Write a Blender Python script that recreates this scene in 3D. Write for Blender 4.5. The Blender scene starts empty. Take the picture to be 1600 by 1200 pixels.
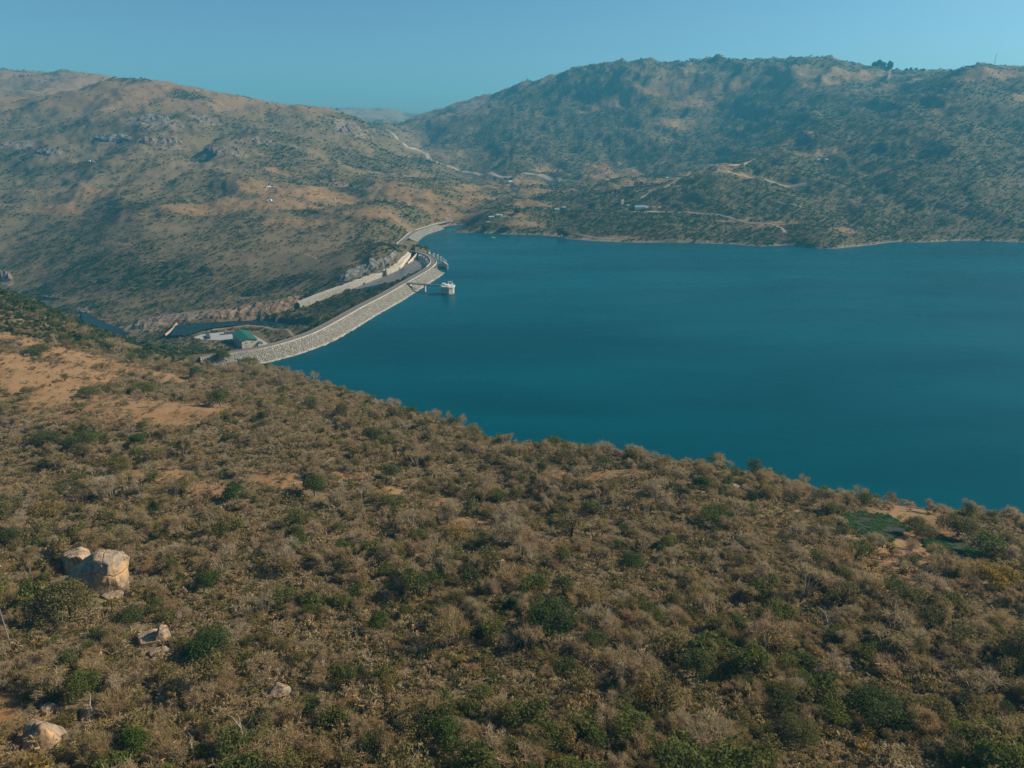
import bpy, bmesh, math, random
import numpy as np
from mathutils import Vector, Matrix

R = math.radians
SC = bpy.context.scene
COL = SC.collection
random.seed(7)
RNG = np.random.default_rng(11)

# ------------------------------------------------------------------ camera
H = 215.0                                   # camera height above the lake
FPX = 1081.0                                # focal length in pixels of the 1600 px wide photograph
HORIZON = 200.0
PITCH = math.atan((600 - HORIZON) / FPX)
CP, SP = math.cos(PITCH), math.sin(PITCH)
cam_d = bpy.data.cameras.new("camera")
cam = bpy.data.objects.new("camera", cam_d)
COL.objects.link(cam)
cam.location = (0, 0, H)
cam.rotation_euler = (math.pi / 2 - PITCH, 0, 0)
cam_d.sensor_width = 36
cam_d.lens = 36 * FPX / 1600
cam_d.clip_start = 1
cam_d.clip_end = 60000
SC.camera = cam

# ------------------------------------------------------------------ light
SUN_EL, SUN_AZ = R(33), R(78)               # azimuth clockwise from the view direction
W = bpy.data.worlds.new("World")
SC.world = W
W.use_nodes = True
nt = W.node_tree
nt.nodes.clear()
wo = nt.nodes.new("ShaderNodeOutputWorld")
bg = nt.nodes.new("ShaderNodeBackground")
sky = nt.nodes.new("ShaderNodeTexSky")
sky.sky_type = 'NISHITA'
sky.sun_disc = False
sky.sun_elevation = SUN_EL
sky.sun_rotation = SUN_AZ
sky.altitude = 700
sky.air_density = 1.0
sky.dust_density = 2.2
sky.ozone_density = 1.5
tint = nt.nodes.new("ShaderNodeMix")
tint.data_type = 'RGBA'
tint.blend_type = 'MULTIPLY'
tint.inputs[0].default_value = 1
tint.inputs[7].default_value = (0.57, 0.91, 1.08, 1)
nt.links.new(sky.outputs[0], tint.inputs[6])
nt.links.new(tint.outputs[2], bg.inputs[0])
bg.inputs[1].default_value = 0.066
nt.links.new(bg.outputs[0], wo.inputs[0])

sd = bpy.data.lights.new("sun", 'SUN')
sd.energy = 4.7
sd.angle = R(0.6)
sd.color = (1.0, 0.88, 0.69)
so = bpy.data.objects.new("sun", sd)
COL.objects.link(so)
sun_dir = Vector((math.sin(SUN_AZ) * math.cos(SUN_EL), math.cos(SUN_AZ) * math.cos(SUN_EL), math.sin(SUN_EL)))
so.rotation_euler = sun_dir.to_track_quat('Z', 'Y').to_euler()
so.location = (600, 100, 900)

SC.view_settings.view_transform = 'Standard'
SC.view_settings.look = 'None'
SC.view_settings.exposure = 0.58
SC.view_settings.gamma = 1
SC.cycles.max_bounces = 5
SC.cycles.diffuse_bounces = 2
SC.cycles.glossy_bounces = 2
SC.cycles.volume_bounces = 0
SC.cycles.use_denoising = True
SC.render.filter_size = 1.8

# ------------------------------------------------------------------ helpers
def tag(o, label=None, cat=None, group=None, kind=None):
    if label: o['label'] = label
    if cat: o['category'] = cat
    if group: o['group'] = group
    if kind: o['kind'] = kind
    return o

def ray(u, v):
    a = (u - 800) / FPX
    b = (600 - v) / FPX
    return np.array([a, CP + b * SP, -SP + b * CP])

def PY(u, v, y):                            # measured pixel at a known forward distance
    d = ray(u, v)
    t = y / d[1]
    return (d[0] * t, y, H + d[2] * t)

def PZ(u, v, z):                            # measured pixel at a known height
    d = ray(u, v)
    t = (z - H) / d[2]
    return (d[0] * t, d[1] * t, z)

def to_px(x, y, z):
    zz = z - H
    dep = y * CP - zz * SP
    up = y * SP + zz * CP
    return 800 + FPX * x / dep, 600 - FPX * up / dep, dep

_perm = np.random.default_rng(5).permutation(256)
_perm = np.concatenate([_perm, _perm, _perm])
_g = np.stack([np.cos(np.arange(16) * math.pi / 8), np.sin(np.arange(16) * math.pi / 8)], 1)

def perlin(x, y, seed=0):
    x = np.asarray(x, float) + seed * 17.13
    y = np.asarray(y, float) + seed * 9.71
    xi = np.floor(x).astype(int); yi = np.floor(y).astype(int)
    xf = x - xi; yf = y - yi
    xi &= 255; yi &= 255
    def gr(ix, iy, dx, dy):
        h = _perm[_perm[ix] + iy] & 15
        return _g[h, 0] * dx + _g[h, 1] * dy
    u = xf ** 3 * (xf * (xf * 6 - 15) + 10)
    v = yf ** 3 * (yf * (yf * 6 - 15) + 10)
    x1 = (xi + 1) & 255; y1 = (yi + 1) & 255
    a = gr(xi, yi, xf, yf); b = gr(x1, yi, xf - 1, yf)
    c = gr(xi, y1, xf, yf - 1); d = gr(x1, y1, xf - 1, yf - 1)
    return ((a + u * (b - a)) + v * ((c + u * (d - c)) - (a + u * (b - a)))) * 1.5

def fbm(x, y, o=4, seed=0, gain=.5):
    s = 0; amp = 1; f = 1; t = 0
    for i in range(o):
        s = s + amp * perlin(x * f, y * f, seed + i * 3); t += amp
        amp *= gain; f *= 2.03
    return s / t

def ridged(x, y, o=4, seed=0):
    s = 0; amp = 1; f = 1; t = 0
    for i in range(o):
        s = s + amp * (1 - 2 * np.abs(perlin(x * f, y * f, seed + i * 5))); t += amp
        amp *= .5; f *= 2.1
    return s / t

def sstep(a, b, x):
    t = np.clip((x - a) / (b - a), 0, 1)
    return t * t * (3 - 2 * t)

def polydist(x, y, pts):
    """distance to a polyline, signed offset (left positive) and running length"""
    best = np.full(np.shape(x), 1e9); sgn = np.zeros(np.shape(x)); run = np.zeros(np.shape(x)); L = 0
    for (x0, y0), (x1, y1) in zip(pts[:-1], pts[1:]):
        dx, dy = x1 - x0, y1 - y0
        l = math.hypot(dx, dy)
        t = np.clip(((x - x0) * dx + (y - y0) * dy) / (l * l), 0, 1)
        ex, ey = x - (x0 + t * dx), y - (y0 + t * dy)
        d = np.hypot(ex, ey)
        m = d < best
        best = np.where(m, d, best)
        sgn = np.where(m, np.sign(dx * ey - dy * ex), sgn)
        run = np.where(m, L + t * l, run)
        L += l
    return best, sgn * best, run

def smooth_line(pts, step):
    """Catmull-Rom through points of any dimension, resampled at an even step"""
    p = [np.array(q, float) for q in pts]
    p = [2 * p[0] - p[1]] + p + [2 * p[-1] - p[-2]]
    out = []
    for i in range(1, len(p) - 2):
        for t in np.linspace(0, 1, 24, endpoint=False):
            a, b, c, d = p[i - 1], p[i], p[i + 1], p[i + 2]
            out.append(.5 * (2 * b + (c - a) * t + (2 * a - 5 * b + 4 * c - d) * t * t + (3 * b - a - 3 * c + d) * t ** 3))
    out.append(p[-2])
    out = np.array(out)
    s = np.concatenate([[0], np.cumsum(np.linalg.norm(np.diff(out[:, :2], axis=0), axis=1))])
    n = max(2, int(s[-1] / step) + 1)
    q = np.linspace(0, s[-1], n)
    return np.stack([np.interp(q, s, out[:, k]) for k in range(out.shape[1])], 1)

# ------------------------------------------------------------------ measured lines of the dam
CREST_Z = 8.5
crest_px = [(312, 558), (360, 551), (410, 543), (460, 529), (500, 513), (560, 480), (597, 461), (632, 441), (660, 425), (671, 417.5)]
CREST = [PZ(u, v, CREST_Z)[:2] for u, v in crest_px]
CREST = [tuple(p) for p in smooth_line(CREST, 8)]
bridge_px = [(671, 417.5), (677, 411), (676, 404.5), (669, 398.5), (656, 394), (643, 391), (631, 386)]
BRIDGE = [PZ(u, v, CREST_Z)[:2] for u, v in bridge_px]
BRIDGE = [tuple(p) for p in smooth_line(BRIDGE, 5)]
road_px = [(631, 386), (624, 381.5), (630, 375.5), (647, 362), (672, 353.5), (690, 348.5), (712, 344)]
SADDLE_ROAD = [PZ(u, v, CREST_Z)[:2] for u, v in road_px]
SADDLE_ROAD = [tuple(p) for p in smooth_line(SADDLE_ROAD, 8)]
chute_px = [(645, 393.5, 6.5), (633, 405, 3), (621, 416, -3), (560, 440, -18), (500, 462, -33), (468, 475, -42)]
CHUTE_L = [PZ(*p) for p in chute_px]        # top edge of the chute's far wall
CHUTE_L = smooth_line(CHUTE_L, 6)
UP = 2.2                                    # upstream slope 1 : 2.1
DN = 2.0

# ------------------------------------------------------------------ terrain
cp = []
def add(*pts):
    for p in pts: cp.append(p)
def addy(*pts):
    for u, v, y in pts: cp.append(PY(u, v, y))
def addz(*pts):
    for u, v, z in pts: cp.append(PZ(u, v, z))

# near hillside
addy((-350, 470, 600), (-150, 455, 610), (0, 455, 620), (60, 478, 625), (120, 504, 635), (160, 522, 640), (205, 540, 630), (260, 560, 612), (300, 574, 560), (340, 577, 560), (380, 580, 575))
addy((-300, 540, 500), (0, 530, 500), (150, 572, 480), (300, 600, 475), (-300, 640, 360), (0, 640, 360), (200, 652, 350), (400, 640, 390),
     (500, 632, 430), (0, 720, 290), (300, 722, 290), (600, 700, 325), (450, 700, 310), (-300, 800, 240), (0, 800, 240), (400, 800, 243), (800, 782, 272),
     (1000, 790, 260), (1200, 820, 238), (1400, 822, 246), (1600, 880, 206), (1850, 900, 200), (-300, 900, 193), (0, 900, 193), (400, 900, 194), (800, 900, 192),
     (1200, 900, 190), (1600, 990, 155), (1850, 990, 155), (0, 1000, 155), (400, 1000, 155), (800, 1000, 153), (1200, 1000, 152), (1600, 1080, 128),
     (-250, 1200, 105), (0, 1200, 105), (400, 1200, 105), (800, 1200, 103), (1200, 1200, 102), (1600, 1200, 101), (1850, 1200, 101), (200, 1100, 127), (1000, 1100, 124))
add((0, 40, 108), (60, 45, 107), (-60, 45, 108), (0, 20, 112))
SIL = [(430, 577, 585), (500, 602, 520), (600, 634, 468), (700, 664, 412), (800, 696, 372), (900, 704, 364), (1000, 716, 350), (1100, 730, 334), (1200, 752, 314),
       (1300, 776, 294), (1400, 792, 284), (1500, 808, 272), (1600, 826, 258), (1750, 850, 250), (1950, 880, 240)]
for u, v, y in SIL:
    p = PY(u, v, y); cp.append(p)
    yw = PZ(u, v, 0)[1]
    ys = y + (yw - y) * .82
    k = p[0] / p[1]
    add((k * ys, ys, 0), (k * (yw + 45), yw + 45, -16), (k * (yw + 150), yw + 150, -30))
# lake bed
for u, v in [(800, 600), (1000, 620), (1200, 620), (1400, 640), (1600, 660), (1800, 650), (700, 560), (620, 540), (800, 520), (1000, 520), (1250, 520), (1500, 520),
             (1750, 520), (780, 450), (950, 450), (1150, 440), (1350, 440), (1600, 440), (1850, 440), (740, 410), (880, 410), (1050, 410), (1250, 415), (1500, 410), (1750, 410), (720, 390)]:
    addz((u, v, -32))
# far shore
for u, v in [(700, 367), (722, 364.5), (750, 364), (790, 366), (850, 368), (880, 372), (910, 375), (950, 377.5), (1000, 379), (1050, 379.5), (1090, 380), (1150, 382), (1200, 385),
             (1260, 387), (1320, 387), (1370, 382), (1400, 378), (1480, 377), (1600, 379), (1750, 381), (1900, 383)]:
    addz((u, v, 0))
    x, y, _ = PZ(u, v, 0)
    if u > 715: add((x * (1 - 60 / y), y - 60, -14))
# main dam foundations and the valley below
n = len(CREST)
for i in range(0, n, 6):
    s = i / (n - 1)
    zc = np.interp(s, [0, .08, .2, .4, .7, .85, .95, 1], [9.6, 5, -25, -50, -50, -38, -20, -12])
    add((CREST[i][0], CREST[i][1], zc))
    if s < .09: add((CREST[i][0] + 8, CREST[i][1] - 16, 8.5 - 60 * s))
    j = min(i, n - 2)
    t = np.array(CREST[j + 1]) - np.array(CREST[j]); t /= np.linalg.norm(t)
    if s > .12:
        add((CREST[i][0] + t[1] * 75, CREST[i][1] - t[0] * 75, -28))
addz((170, 517, -75), (120, 484, -73), (70, 464, -71), (210, 522, -72), (-60, 452, -72), (-250, 450, -74), (250, 515, -67), (300, 512, -64), (350, 509, -63), (400, 513, -62), (440, 512, -60),
     (330, 524, -58), (390, 536, -58), (300, 530, -60), (420, 530, -57), (360, 552, -50))
add((-255, 740, -22), (-300, 740, -28), (-350, 740, -32), (-330, 820, -50))
addz((225, 512, -66), (270, 500, -62), (330, 495, -56), (380, 490, -54), (470, 500, -50), (500, 495, -44), (540, 470, -32), (600, 445, -14))
for i in range(6, len(CHUTE_L), 5):
    x, y, z = CHUTE_L[i]
    add((x + 6, y - 8, z - 9), (x + 22, y - 28, z - 11))
addz((634, 387, 9), (618, 395, 16), (600, 401, 16), (570, 412, 4), (540, 428, -8), (510, 442, -21), (480, 458, -34), (440, 470, -42), (400, 478, -48), (648, 384, 14), (657, 388, 12), (664, 391.5, 6), (660, 382, 9), (648, 375, 10), (669, 391, -3), (668, 384, -4), (664, 376, -3))
addz((680, 386, -9), (690, 394, -14), (700, 405, -20), (690, 408, -12), (682, 400, -8), (678, 396, -5), (700, 420, -20))
for p in SADDLE_ROAD[6::6]:
    add((p[0], p[1], 5), (p[0] + 32, p[1] - 20, -8))
# left hill
addy((60, 440, 1290), (60, 415, 1360), (0, 432, 1310), (-200, 430, 1310), (0, 400, 1420), (-200, 400, 1420), (0, 350, 1580), (0, 300, 1800), (0, 250, 2080), (0, 200, 2400), (0, 165 + 6, 2600),
     (-200, 300, 1800), (-200, 200, 2400), (-200, 165, 2650), (100, 150, 2650), (100, 200, 2350), (100, 250, 2050), (100, 300, 1770), (100, 350, 1550), (100, 400, 1380), (100, 440, 1260),
     (200, 480, 1120), (200, 450, 1190), (200, 400, 1310), (200, 350, 1480), (200, 300, 1720), (200, 250, 1980), (200, 200, 2250), (200, 160, 2500), (200, 124, 2800),
     (270, 127, 2820), (330, 139, 2800), (300, 180, 2450), (300, 230, 2120), (300, 300, 1710), (300, 360, 1430), (300, 420, 1240), (300, 470, 1120),
     (400, 455, 1130), (400, 400, 1270), (400, 350, 1450), (400, 300, 1700), (400, 250, 2010), (400, 200, 2400), (400, 154, 2780), (470, 168, 2820), (470, 230, 2250), (470, 300, 1750), (470, 380, 1330),
     (540, 380, 1330), (540, 320, 1650), (540, 290, 1900), (540, 250, 2250), (540, 200, 2700), (540, 184, 2850), (590, 212, 2900), (575, 195, 2900), (600, 260, 2300), (600, 230, 2700),
     (620, 340, 1500), (620, 310, 1700), (620, 280, 2000), (630, 250, 2550), (640, 222, 3300), (630, 205, 4000), (622, 192, 4700))
add((-1900, 3250, 330), (-1250, 3300, 300), (-900, 3400, 260), (-600, 3500, 230), (-1500, 3400, 300))
addy((0, 111, 3900), (80, 113, 3800), (150, 118, 3700), (-200, 105, 3900), (0, 150, 3300), (80, 143, 3250))
add((-1300, 5000, 300), (-2600, 5000, 350), (-700, 4600, 240))
# right hill
addy((700, 332, 1680), (750, 340, 1630), (800, 310, 1950), (800, 285, 2350), (740, 272, 2600), (700, 290, 2200), (690, 260, 2700), (750, 300, 2050), (850, 350, 1580), (850, 320, 1800), (850, 285, 2300),
     (900, 352, 1570), (900, 310, 1850), (900, 280, 2300), (900, 250, 2700), (900, 200, 3100), (900, 150, 3400), (900, 118, 3580), (930, 97, 3650), (880, 112, 3700),
     (1000, 350, 1520), (1000, 320, 1700), (1000, 290, 2150), (1000, 250, 2600), (1000, 200, 2950), (1000, 150, 3250), (1000, 110, 3450), (1000, 91, 3600), (960, 95, 3620), (1050, 94, 3560),
     (1110, 264, 1950), (1110, 300, 1750), (1110, 345, 1550), (1110, 240, 2600), (1110, 200, 2900), (1110, 150, 3200), (1110, 105, 3420), (1110, 89, 3560), (1050, 300, 1800), (1050, 290, 2050),
     (1180, 237, 2150), (1180, 300, 1730), (1180, 350, 1510), (1250, 205, 2450), (1250, 250, 2000), (1250, 300, 1720), (1250, 350, 1480), (1250, 160, 2850), (1250, 120, 3150), (1190, 88, 3540), (1275, 87, 3480), (1320, 95, 3350),
     (1360, 112, 3100), (1400, 350, 1500), (1400, 300, 1680), (1400, 250, 1900), (1400, 200, 2150), (1400, 150, 2500), (1400, 125, 2800), (1400, 111, 3000), (1450, 110, 2900), (1490, 105, 2800),
     (1530, 350, 1490), (1530, 300, 1650), (1530, 250, 1850), (1530, 200, 2080), (1530, 150, 2350), (1530, 101, 2720), (1600, 104, 2720), (1600, 150, 2350), (1600, 250, 1850), (1600, 340, 1520),
     (1750, 340, 1520), (1750, 250, 1850), (1750, 150, 2350), (1750, 105, 2750), (1950, 340, 1520), (1950, 200, 2100), (1950, 105, 2750),
     (665, 178, 4200), (700, 167, 4050), (740, 153, 3900), (800, 132, 3760), (850, 120, 3720), (665, 215, 3400), (740, 220, 3050), (740, 185, 3400), (800, 200, 3120), (800, 250, 2620), (820, 160, 3450))
x, y, _ = PY(1110, 258, 2250); add((x, y, 92))
x, y, _ = PY(1030, 280, 2000); add((x, y, 70))
add((400, 4600, 420), (900, 4600, 420), (1500, 4600, 400), (2400, 4300, 400), (3000, 4000, 400), (200, 5200, 330))
# far country
add((-3500, 6500, 300), (-500, 5400, 215), (1500, 6500, 250), (4000, 6500, 300))
addy((440, 174, 6300), (500, 171, 6400), (560, 170, 6500), (595, 168, 6500), (640, 181, 6400))
add((-4500, 7500, 320), (-1000, 7600, 300), (1500, 7600, 280), (4500, 7500, 300))

cp = np.array(cp, float)
def warp(x, y):
    return np.arctan2(x, y) * 1.15, np.log(np.maximum(np.hypot(x, y), 5))
ca, cr = warp(cp[:, 0], cp[:, 1])
def _k(d2):
    return .5 * d2 * np.log(d2 + 1e-12)
N = len(cp)
A = np.zeros((N + 3, N + 3))
A[:N, :N] = _k((ca[:, None] - ca) ** 2 + (cr[:, None] - cr) ** 2) + np.eye(N) * 4e-5
A[:N, N] = A[N, :N] = 1; A[:N, N + 1] = A[N + 1, :N] = ca; A[:N, N + 2] = A[N + 2, :N] = cr
coef = np.linalg.solve(A, np.concatenate([cp[:, 2], [0, 0, 0]]))

NA, NR = 1150, 900
AZ0, AZ1 = R(-60), R(60)
LR0, LR1 = math.log(28), math.log(6900)
az = np.linspace(AZ0, AZ1, NA); lr = np.linspace(LR0, LR1, NR)
GA, GR = np.meshgrid(az, lr, indexing='ij')
GX = np.sin(GA) * np.exp(GR); GY = np.cos(GA) * np.exp(GR)
# the thin-plate surface is smooth: solve it on every third node and interpolate
ia = np.linspace(0, NA - 1, 430); ir = np.linspace(0, NR - 1, 380)
ca_g = np.interp(ia, np.arange(NA), az) * 1.15; cr_g = np.interp(ir, np.arange(NR), lr)
ZC = np.zeros((430, 380))
for i in range(430):
    d2 = (ca_g[i] - ca) ** 2 + (cr_g[:, None] - cr) ** 2
    ZC[i] = _k(d2) @ coef[:N] + coef[N] + coef[N + 1] * ca_g[i] + coef[N + 2] * cr_g
fi = np.interp(np.arange(NA), ia, np.arange(430)); fj = np.interp(np.arange(NR), ir, np.arange(380))
i0 = np.minimum(fi.astype(int), 428); j0 = np.minimum(fj.astype(int), 378)
ti = (fi - i0)[:, None]; tj = (fj - j0)[None]
GZ = ((ZC[i0][:, j0] * (1 - ti) + ZC[i0 + 1][:, j0] * ti) * (1 - tj) + (ZC[i0][:, j0 + 1] * (1 - ti) + ZC[i0 + 1][:, j0 + 1] * ti) * tj)

GRr = np.exp(GR)
d_crest, sd_crest, run_crest = polydist(GX, GY, CREST[::3] + [CREST[-1]])
d_bridge, sd_bridge, _ = polydist(GX, GY, BRIDGE)
d_saddle, _, _ = polydist(GX, GY, SADDLE_ROAD[::3])
d_chute, sd_chute, _ = polydist(GX, GY, [tuple(p[:2]) for p in CHUTE_L[::4]])
struct_far = sstep(8, 70, np.minimum(np.minimum(d_crest, d_bridge), np.minimum(d_saddle, d_chute)))
shore_far = sstep(1, 40, np.abs(GZ))
rough = struct_far * np.where(GZ < 0, np.where(GX < -150, .6, 0), shore_far)
far = sstep(800, 2200, GRr)
n1 = ridged(GX / 620, GY / 620, 5, 2)
n2 = fbm(GX / 190, GY / 190, 5, 9)
n3 = fbm(GX / 38, GY / 38, 3, 21)
n4 = ridged(GX / 260 + .3 * n2, GY / 260, 4, 31)
n1 -= n1.mean(); n4 -= n4.mean()
GZ = GZ + rough * (far * (n1 * 26 + n4 * np.where(GX < 0, 18, 30)) + (1 - far) * n2 * 5 + far * n2 * 14 + n3 * (.9 + 2.6 * far))
# craggy crests of the far right ridge
crag = sstep(380, 480, GZ) * sstep(2700, 3200, GRr) * (GX > -600) * (GRr < 5200) * (GX < GY * .5)
GZ = GZ + crag * np.maximum(0, ridged(GX / 150, GY / 150, 4, 51)) * 22
# bring the crests to the measured skyline
SKYL = np.array([(-300, 104), (0, 108), (40, 112), (85, 110), (140, 113), (200, 122), (270, 130), (340, 142), (400, 156), (440, 165), (475, 172), (640, 181), (650, 177), (700, 165), (740, 153), (790, 139), (820, 130), (860, 116), (895, 110), (915, 103), (935, 98), (960, 98),
        (985, 92), (1000, 90), (1020, 93), (1060, 96), (1100, 90), (1115, 89), (1135, 95), (1170, 93), (1200, 92), (1230, 90), (1260, 87), (1275, 85), (1310, 88), (1330, 93), (1350, 103), (1380, 111), (1410, 112), (1450, 110), (1490, 104), (1530, 100), (1560, 100), (1600, 103), (1900, 106)], float)
sd_ = np.stack([(SKYL[:, 0] - 800) / FPX, CP + (600 - SKYL[:, 1]) / FPX * SP, -SP + (600 - SKYL[:, 1]) / FPX * CP], 1)
s_az = np.arctan2(sd_[:, 0], sd_[:, 1]); s_el = sd_[:, 2] / np.hypot(sd_[:, 0], sd_[:, 1])
want = np.interp(az, s_az, s_el)[:, None]
el = (GZ - H) / GRr
inr = (GRr > 1900) & (GRr < 5000)
cur = np.where(inr, el, -9).max(1)[:, None]
use = (1 - sstep(s_az[9], s_az[10], az) * (1 - sstep(s_az[11], s_az[13], az)))[:, None]
ker = np.exp(-.5 * (np.arange(-45, 46) / 15.0) ** 2); ker /= ker.sum()
corr = np.clip(want - cur, -.06, .06)[:, 0] * use[:, 0]
corr = np.convolve(np.pad(corr, 45, mode='edge'), ker, 'valid')[:, None]
GZ = GZ + corr * GRr * sstep(-.16, 0, el - cur) * sstep(1700, 2300, GRr)
# carved pools and the levelled yard
def in_poly(x, y, poly):
    ins = np.zeros(np.shape(x), bool)
    for (x0, y0), (x1, y1) in zip(poly, poly[1:] + poly[:1]):
        c = ((y0 > y) != (y1 > y)) & (x < (x1 - x0) * (y - y0) / (y1 - y0 + 1e-12) + x0)
        ins ^= c
    return ins
POOL_Z, RIVER_Z, YARD_Z = -61.0, -72.0, -56.5
POOL = [PZ(u, v, POOL_Z)[:2] for u, v in [(266, 524), (275, 508), (300, 505.5), (362, 501.5), (410, 500), (450, 503), (492, 513), (484, 521), (455, 516), (425, 509.5), (392, 506.5), (350, 510), (322, 514), (296, 523)]]
RIVER = [PZ(u, v, RIVER_Z)[:2] for u, v in [(128, 488), (138, 490), (150, 498), (168, 506), (192, 514), (198, 526), (230, 545), (150, 540), (142, 516), (128, 500)]]
YARD = [PZ(u, v, YARD_Z)[:2] for u, v in [(300, 525), (320, 520), (352, 517), (385, 515), (410, 519), (430, 538), (432, 554), (364, 554), (360, 532), (318, 533)]]
CR_px = [(668, 419.5, 2), (650, 430, -4), (618, 440, -12), (572, 449.5, -25), (520, 463, -39), (478, 477.5, -50)]
CR = smooth_line([PZ(*p) for p in CR_px], 6)
fr = np.linspace(0, 1, len(CHUTE_L))
CHUTE_R = np.stack([np.interp(fr, np.linspace(0, 1, len(CR)), CR[:, k]) for k in range(3)], 1)
CHUTE_POLY = [tuple(p[:2]) for p in CHUTE_L] + [tuple(p[:2]) for p in CHUTE_R[::-1]]
def chute_z(x, y):
    _, _, q = polydist(x, y, [tuple(p[:2]) for p in CHUTE_L])
    return np.interp(q, sl, CHUTE_L[:, 2] - 9.5)
sl = np.concatenate([[0], np.cumsum(np.hypot(np.diff(CHUTE_L[:, 0]), np.diff(CHUTE_L[:, 1])))])
cf = chute_z(GX, GY)
hs = (sd_chute < 0) & (d_chute < 90)
GZ = np.where(hs, np.minimum(GZ, cf + 10 + .85 * d_chute), GZ)
m = in_poly(GX, GY, CHUTE_POLY) | (hs & (d_chute < 7.5)); GZ = np.where(m, np.minimum(GZ, cf), GZ)
m = (d_bridge < 30) & (sd_bridge < -6) & (GY < 1205); GZ = np.where(m, np.minimum(GZ, -5), GZ)
m = in_poly(GX, GY, YARD); GZ = np.where(m, YARD_Z - .6, GZ)
m = in_poly(GX, GY, POOL); GZ = np.where(m, POOL_Z - 2.5, GZ)
m = in_poly(GX, GY, RIVER); GZ = np.where(m, RIVER_Z - 2.5, GZ)
# embankment bulk just beneath the dam's own skin
damz = CREST_Z - np.maximum(0, sd_crest - 7) / DN - 1.6
on_dam = ~in_poly(GX, GY, CHUTE_POLY) & (sd_crest > 0) & (d_crest < 170) & (GY < 1075) & (GX < -100)
GZ = np.where(on_dam & (damz > GZ), damz, GZ)
near_toe = (sd_crest > 4) & (d_crest < 75) & (GY < 900) & ~in_poly(GX, GY, YARD)
GZ = np.where(near_toe, np.minimum(GZ, damz + 30 * (1 - sstep(0, 55, run_crest)) + .25), GZ)
up_dam = (sd_crest <= 0) & (d_crest < 60) & (GY < 1080)
GZ = np.where(up_dam, np.minimum(GZ, np.maximum(CREST_Z - 3 - np.maximum(0, d_crest - 6) / UP, -20)), GZ)

def ground(x, y):
    x = np.asarray(x, float); y = np.asarray(y, float)
    a = (np.arctan2(x, y) - AZ0) / (AZ1 - AZ0) * (NA - 1)
    r = (np.log(np.maximum(np.hypot(x, y), 28.1)) - LR0) / (LR1 - LR0) * (NR - 1)
    a = np.clip(a, 0, NA - 1.001); r = np.clip(r, 0, NR - 1.001)
    i = a.astype(int); j = r.astype(int); a = a - i; r = r - j
    return (GZ[i, j] * (1 - a) + GZ[i + 1, j] * a) * (1 - r) + (GZ[i, j + 1] * (1 - a) + GZ[i + 1, j + 1] * a) * r

def hit(u, v, rmin=60, lift=0):
    """where the line of sight through a measured pixel meets the ground"""
    d = ray(u, v)
    s = np.exp(np.linspace(math.log(rmin), math.log(6850), 9000))
    x, y, z = d[0] * s, d[1] * s, H + d[2] * s
    g = np.maximum(ground(x, y), lift - 1e9)
    k = np.argmax(z < g + lift)
    return float(x[k]), float(y[k]), float(g[k])

# ------------------------------------------------------------------ materials
def new_mat(name):
    m = bpy.data.materials.new(name)
    m.use_nodes = True
    t = m.node_tree
    b = t.nodes['Principled BSDF']
    b.inputs['Roughness'].default_value = .85
    b.inputs['Specular IOR Level'].default_value = .2
    return m, t, b

def N_(t, kind, **kw):
    n = t.nodes.new('ShaderNode' + kind)
    for k, v in kw.items():
        if k.startswith('i_'):
            n.inputs[k[2:].replace('_', ' ')].default_value = v
        else: setattr(n, k, v)
    return n

def mixc(t, fac, a, b, mode='MIX'):
    n = t.nodes.new('ShaderNodeMix'); n.data_type = 'RGBA'; n.blend_type = mode
    for i, q in ((0, fac), (6, a), (7, b)):
        if hasattr(q, 'is_output'): t.links.new(q, n.inputs[i])
        elif i == 0: n.inputs[0].default_value = q
        else: n.inputs[i].default_value = (*q[:3], 1)
    return n.outputs[2]

def noise(t, co, scale, detail=4, rough=.6, dist=0):
    n = N_(t, 'TexNoise'); n.inputs['Scale'].default_value = scale; n.inputs['Detail'].default_value = detail
    n.inputs['Roughness'].default_value = rough; n.inputs['Distortion'].default_value = dist
    t.links.new(co, n.inputs['Vector'])
    return n.outputs['Fac']

def rng_(t, x, a, b, c=0, d=1):
    n = N_(t, 'MapRange'); t.links.new(x, n.inputs[0])
    for i, q in ((1, a), (2, b), (3, c), (4, d)):
        if hasattr(q, 'is_output'): t.links.new(q, n.inputs[i])
        else: n.inputs[i].default_value = q
    return n.outputs[0]

def mth(t, op, a, b=None):
    n = N_(t, 'Math', operation=op)
    for i, q in ((0, a), (1, b)):
        if q is None: continue
        if hasattr(q, 'is_output'): t.links.new(q, n.inputs[i])
        else: n.inputs[i].default_value = q
    return n.outputs[0]

def coords(t, scale=None):
    c = N_(t, 'TexCoord').outputs['Object']
    if scale:
        m = N_(t, 'Mapping'); m.inputs['Scale'].default_value = scale
        t.links.new(c, m.inputs[0]); return m.outputs[0]
    return c

def attr(t, name):
    n = N_(t, 'Attribute', attribute_name=name); return n.outputs['Fac']

def bump(t, b, h, strength, dist):
    n = N_(t, 'Bump'); n.inputs['Strength'].default_value = strength; n.inputs['Distance'].default_value = dist
    t.links.new(h, n.inputs['Height']); t.links.new(n.outputs[0], b.inputs['Normal'])

def simple(name, col, rough=.8, var=.15, scale=1.0, metal=0, bumpd=0):
    m, t, b = new_mat(name)
    co = coords(t)
    n = noise(t, co, scale, 5, .65)
    dark = tuple(c * (1 - var * 1.6) for c in col); light = tuple(min(1, c * (1 + var)) for c in col)
    t.links.new(mixc(t, rng_(t, n, .3, .7), dark, light), b.inputs['Base Color'])
    b.inputs['Roughness'].default_value = rough; b.inputs['Metallic'].default_value = metal
    if bumpd: bump(t, b, n, .6, bumpd)
    return m

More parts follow.
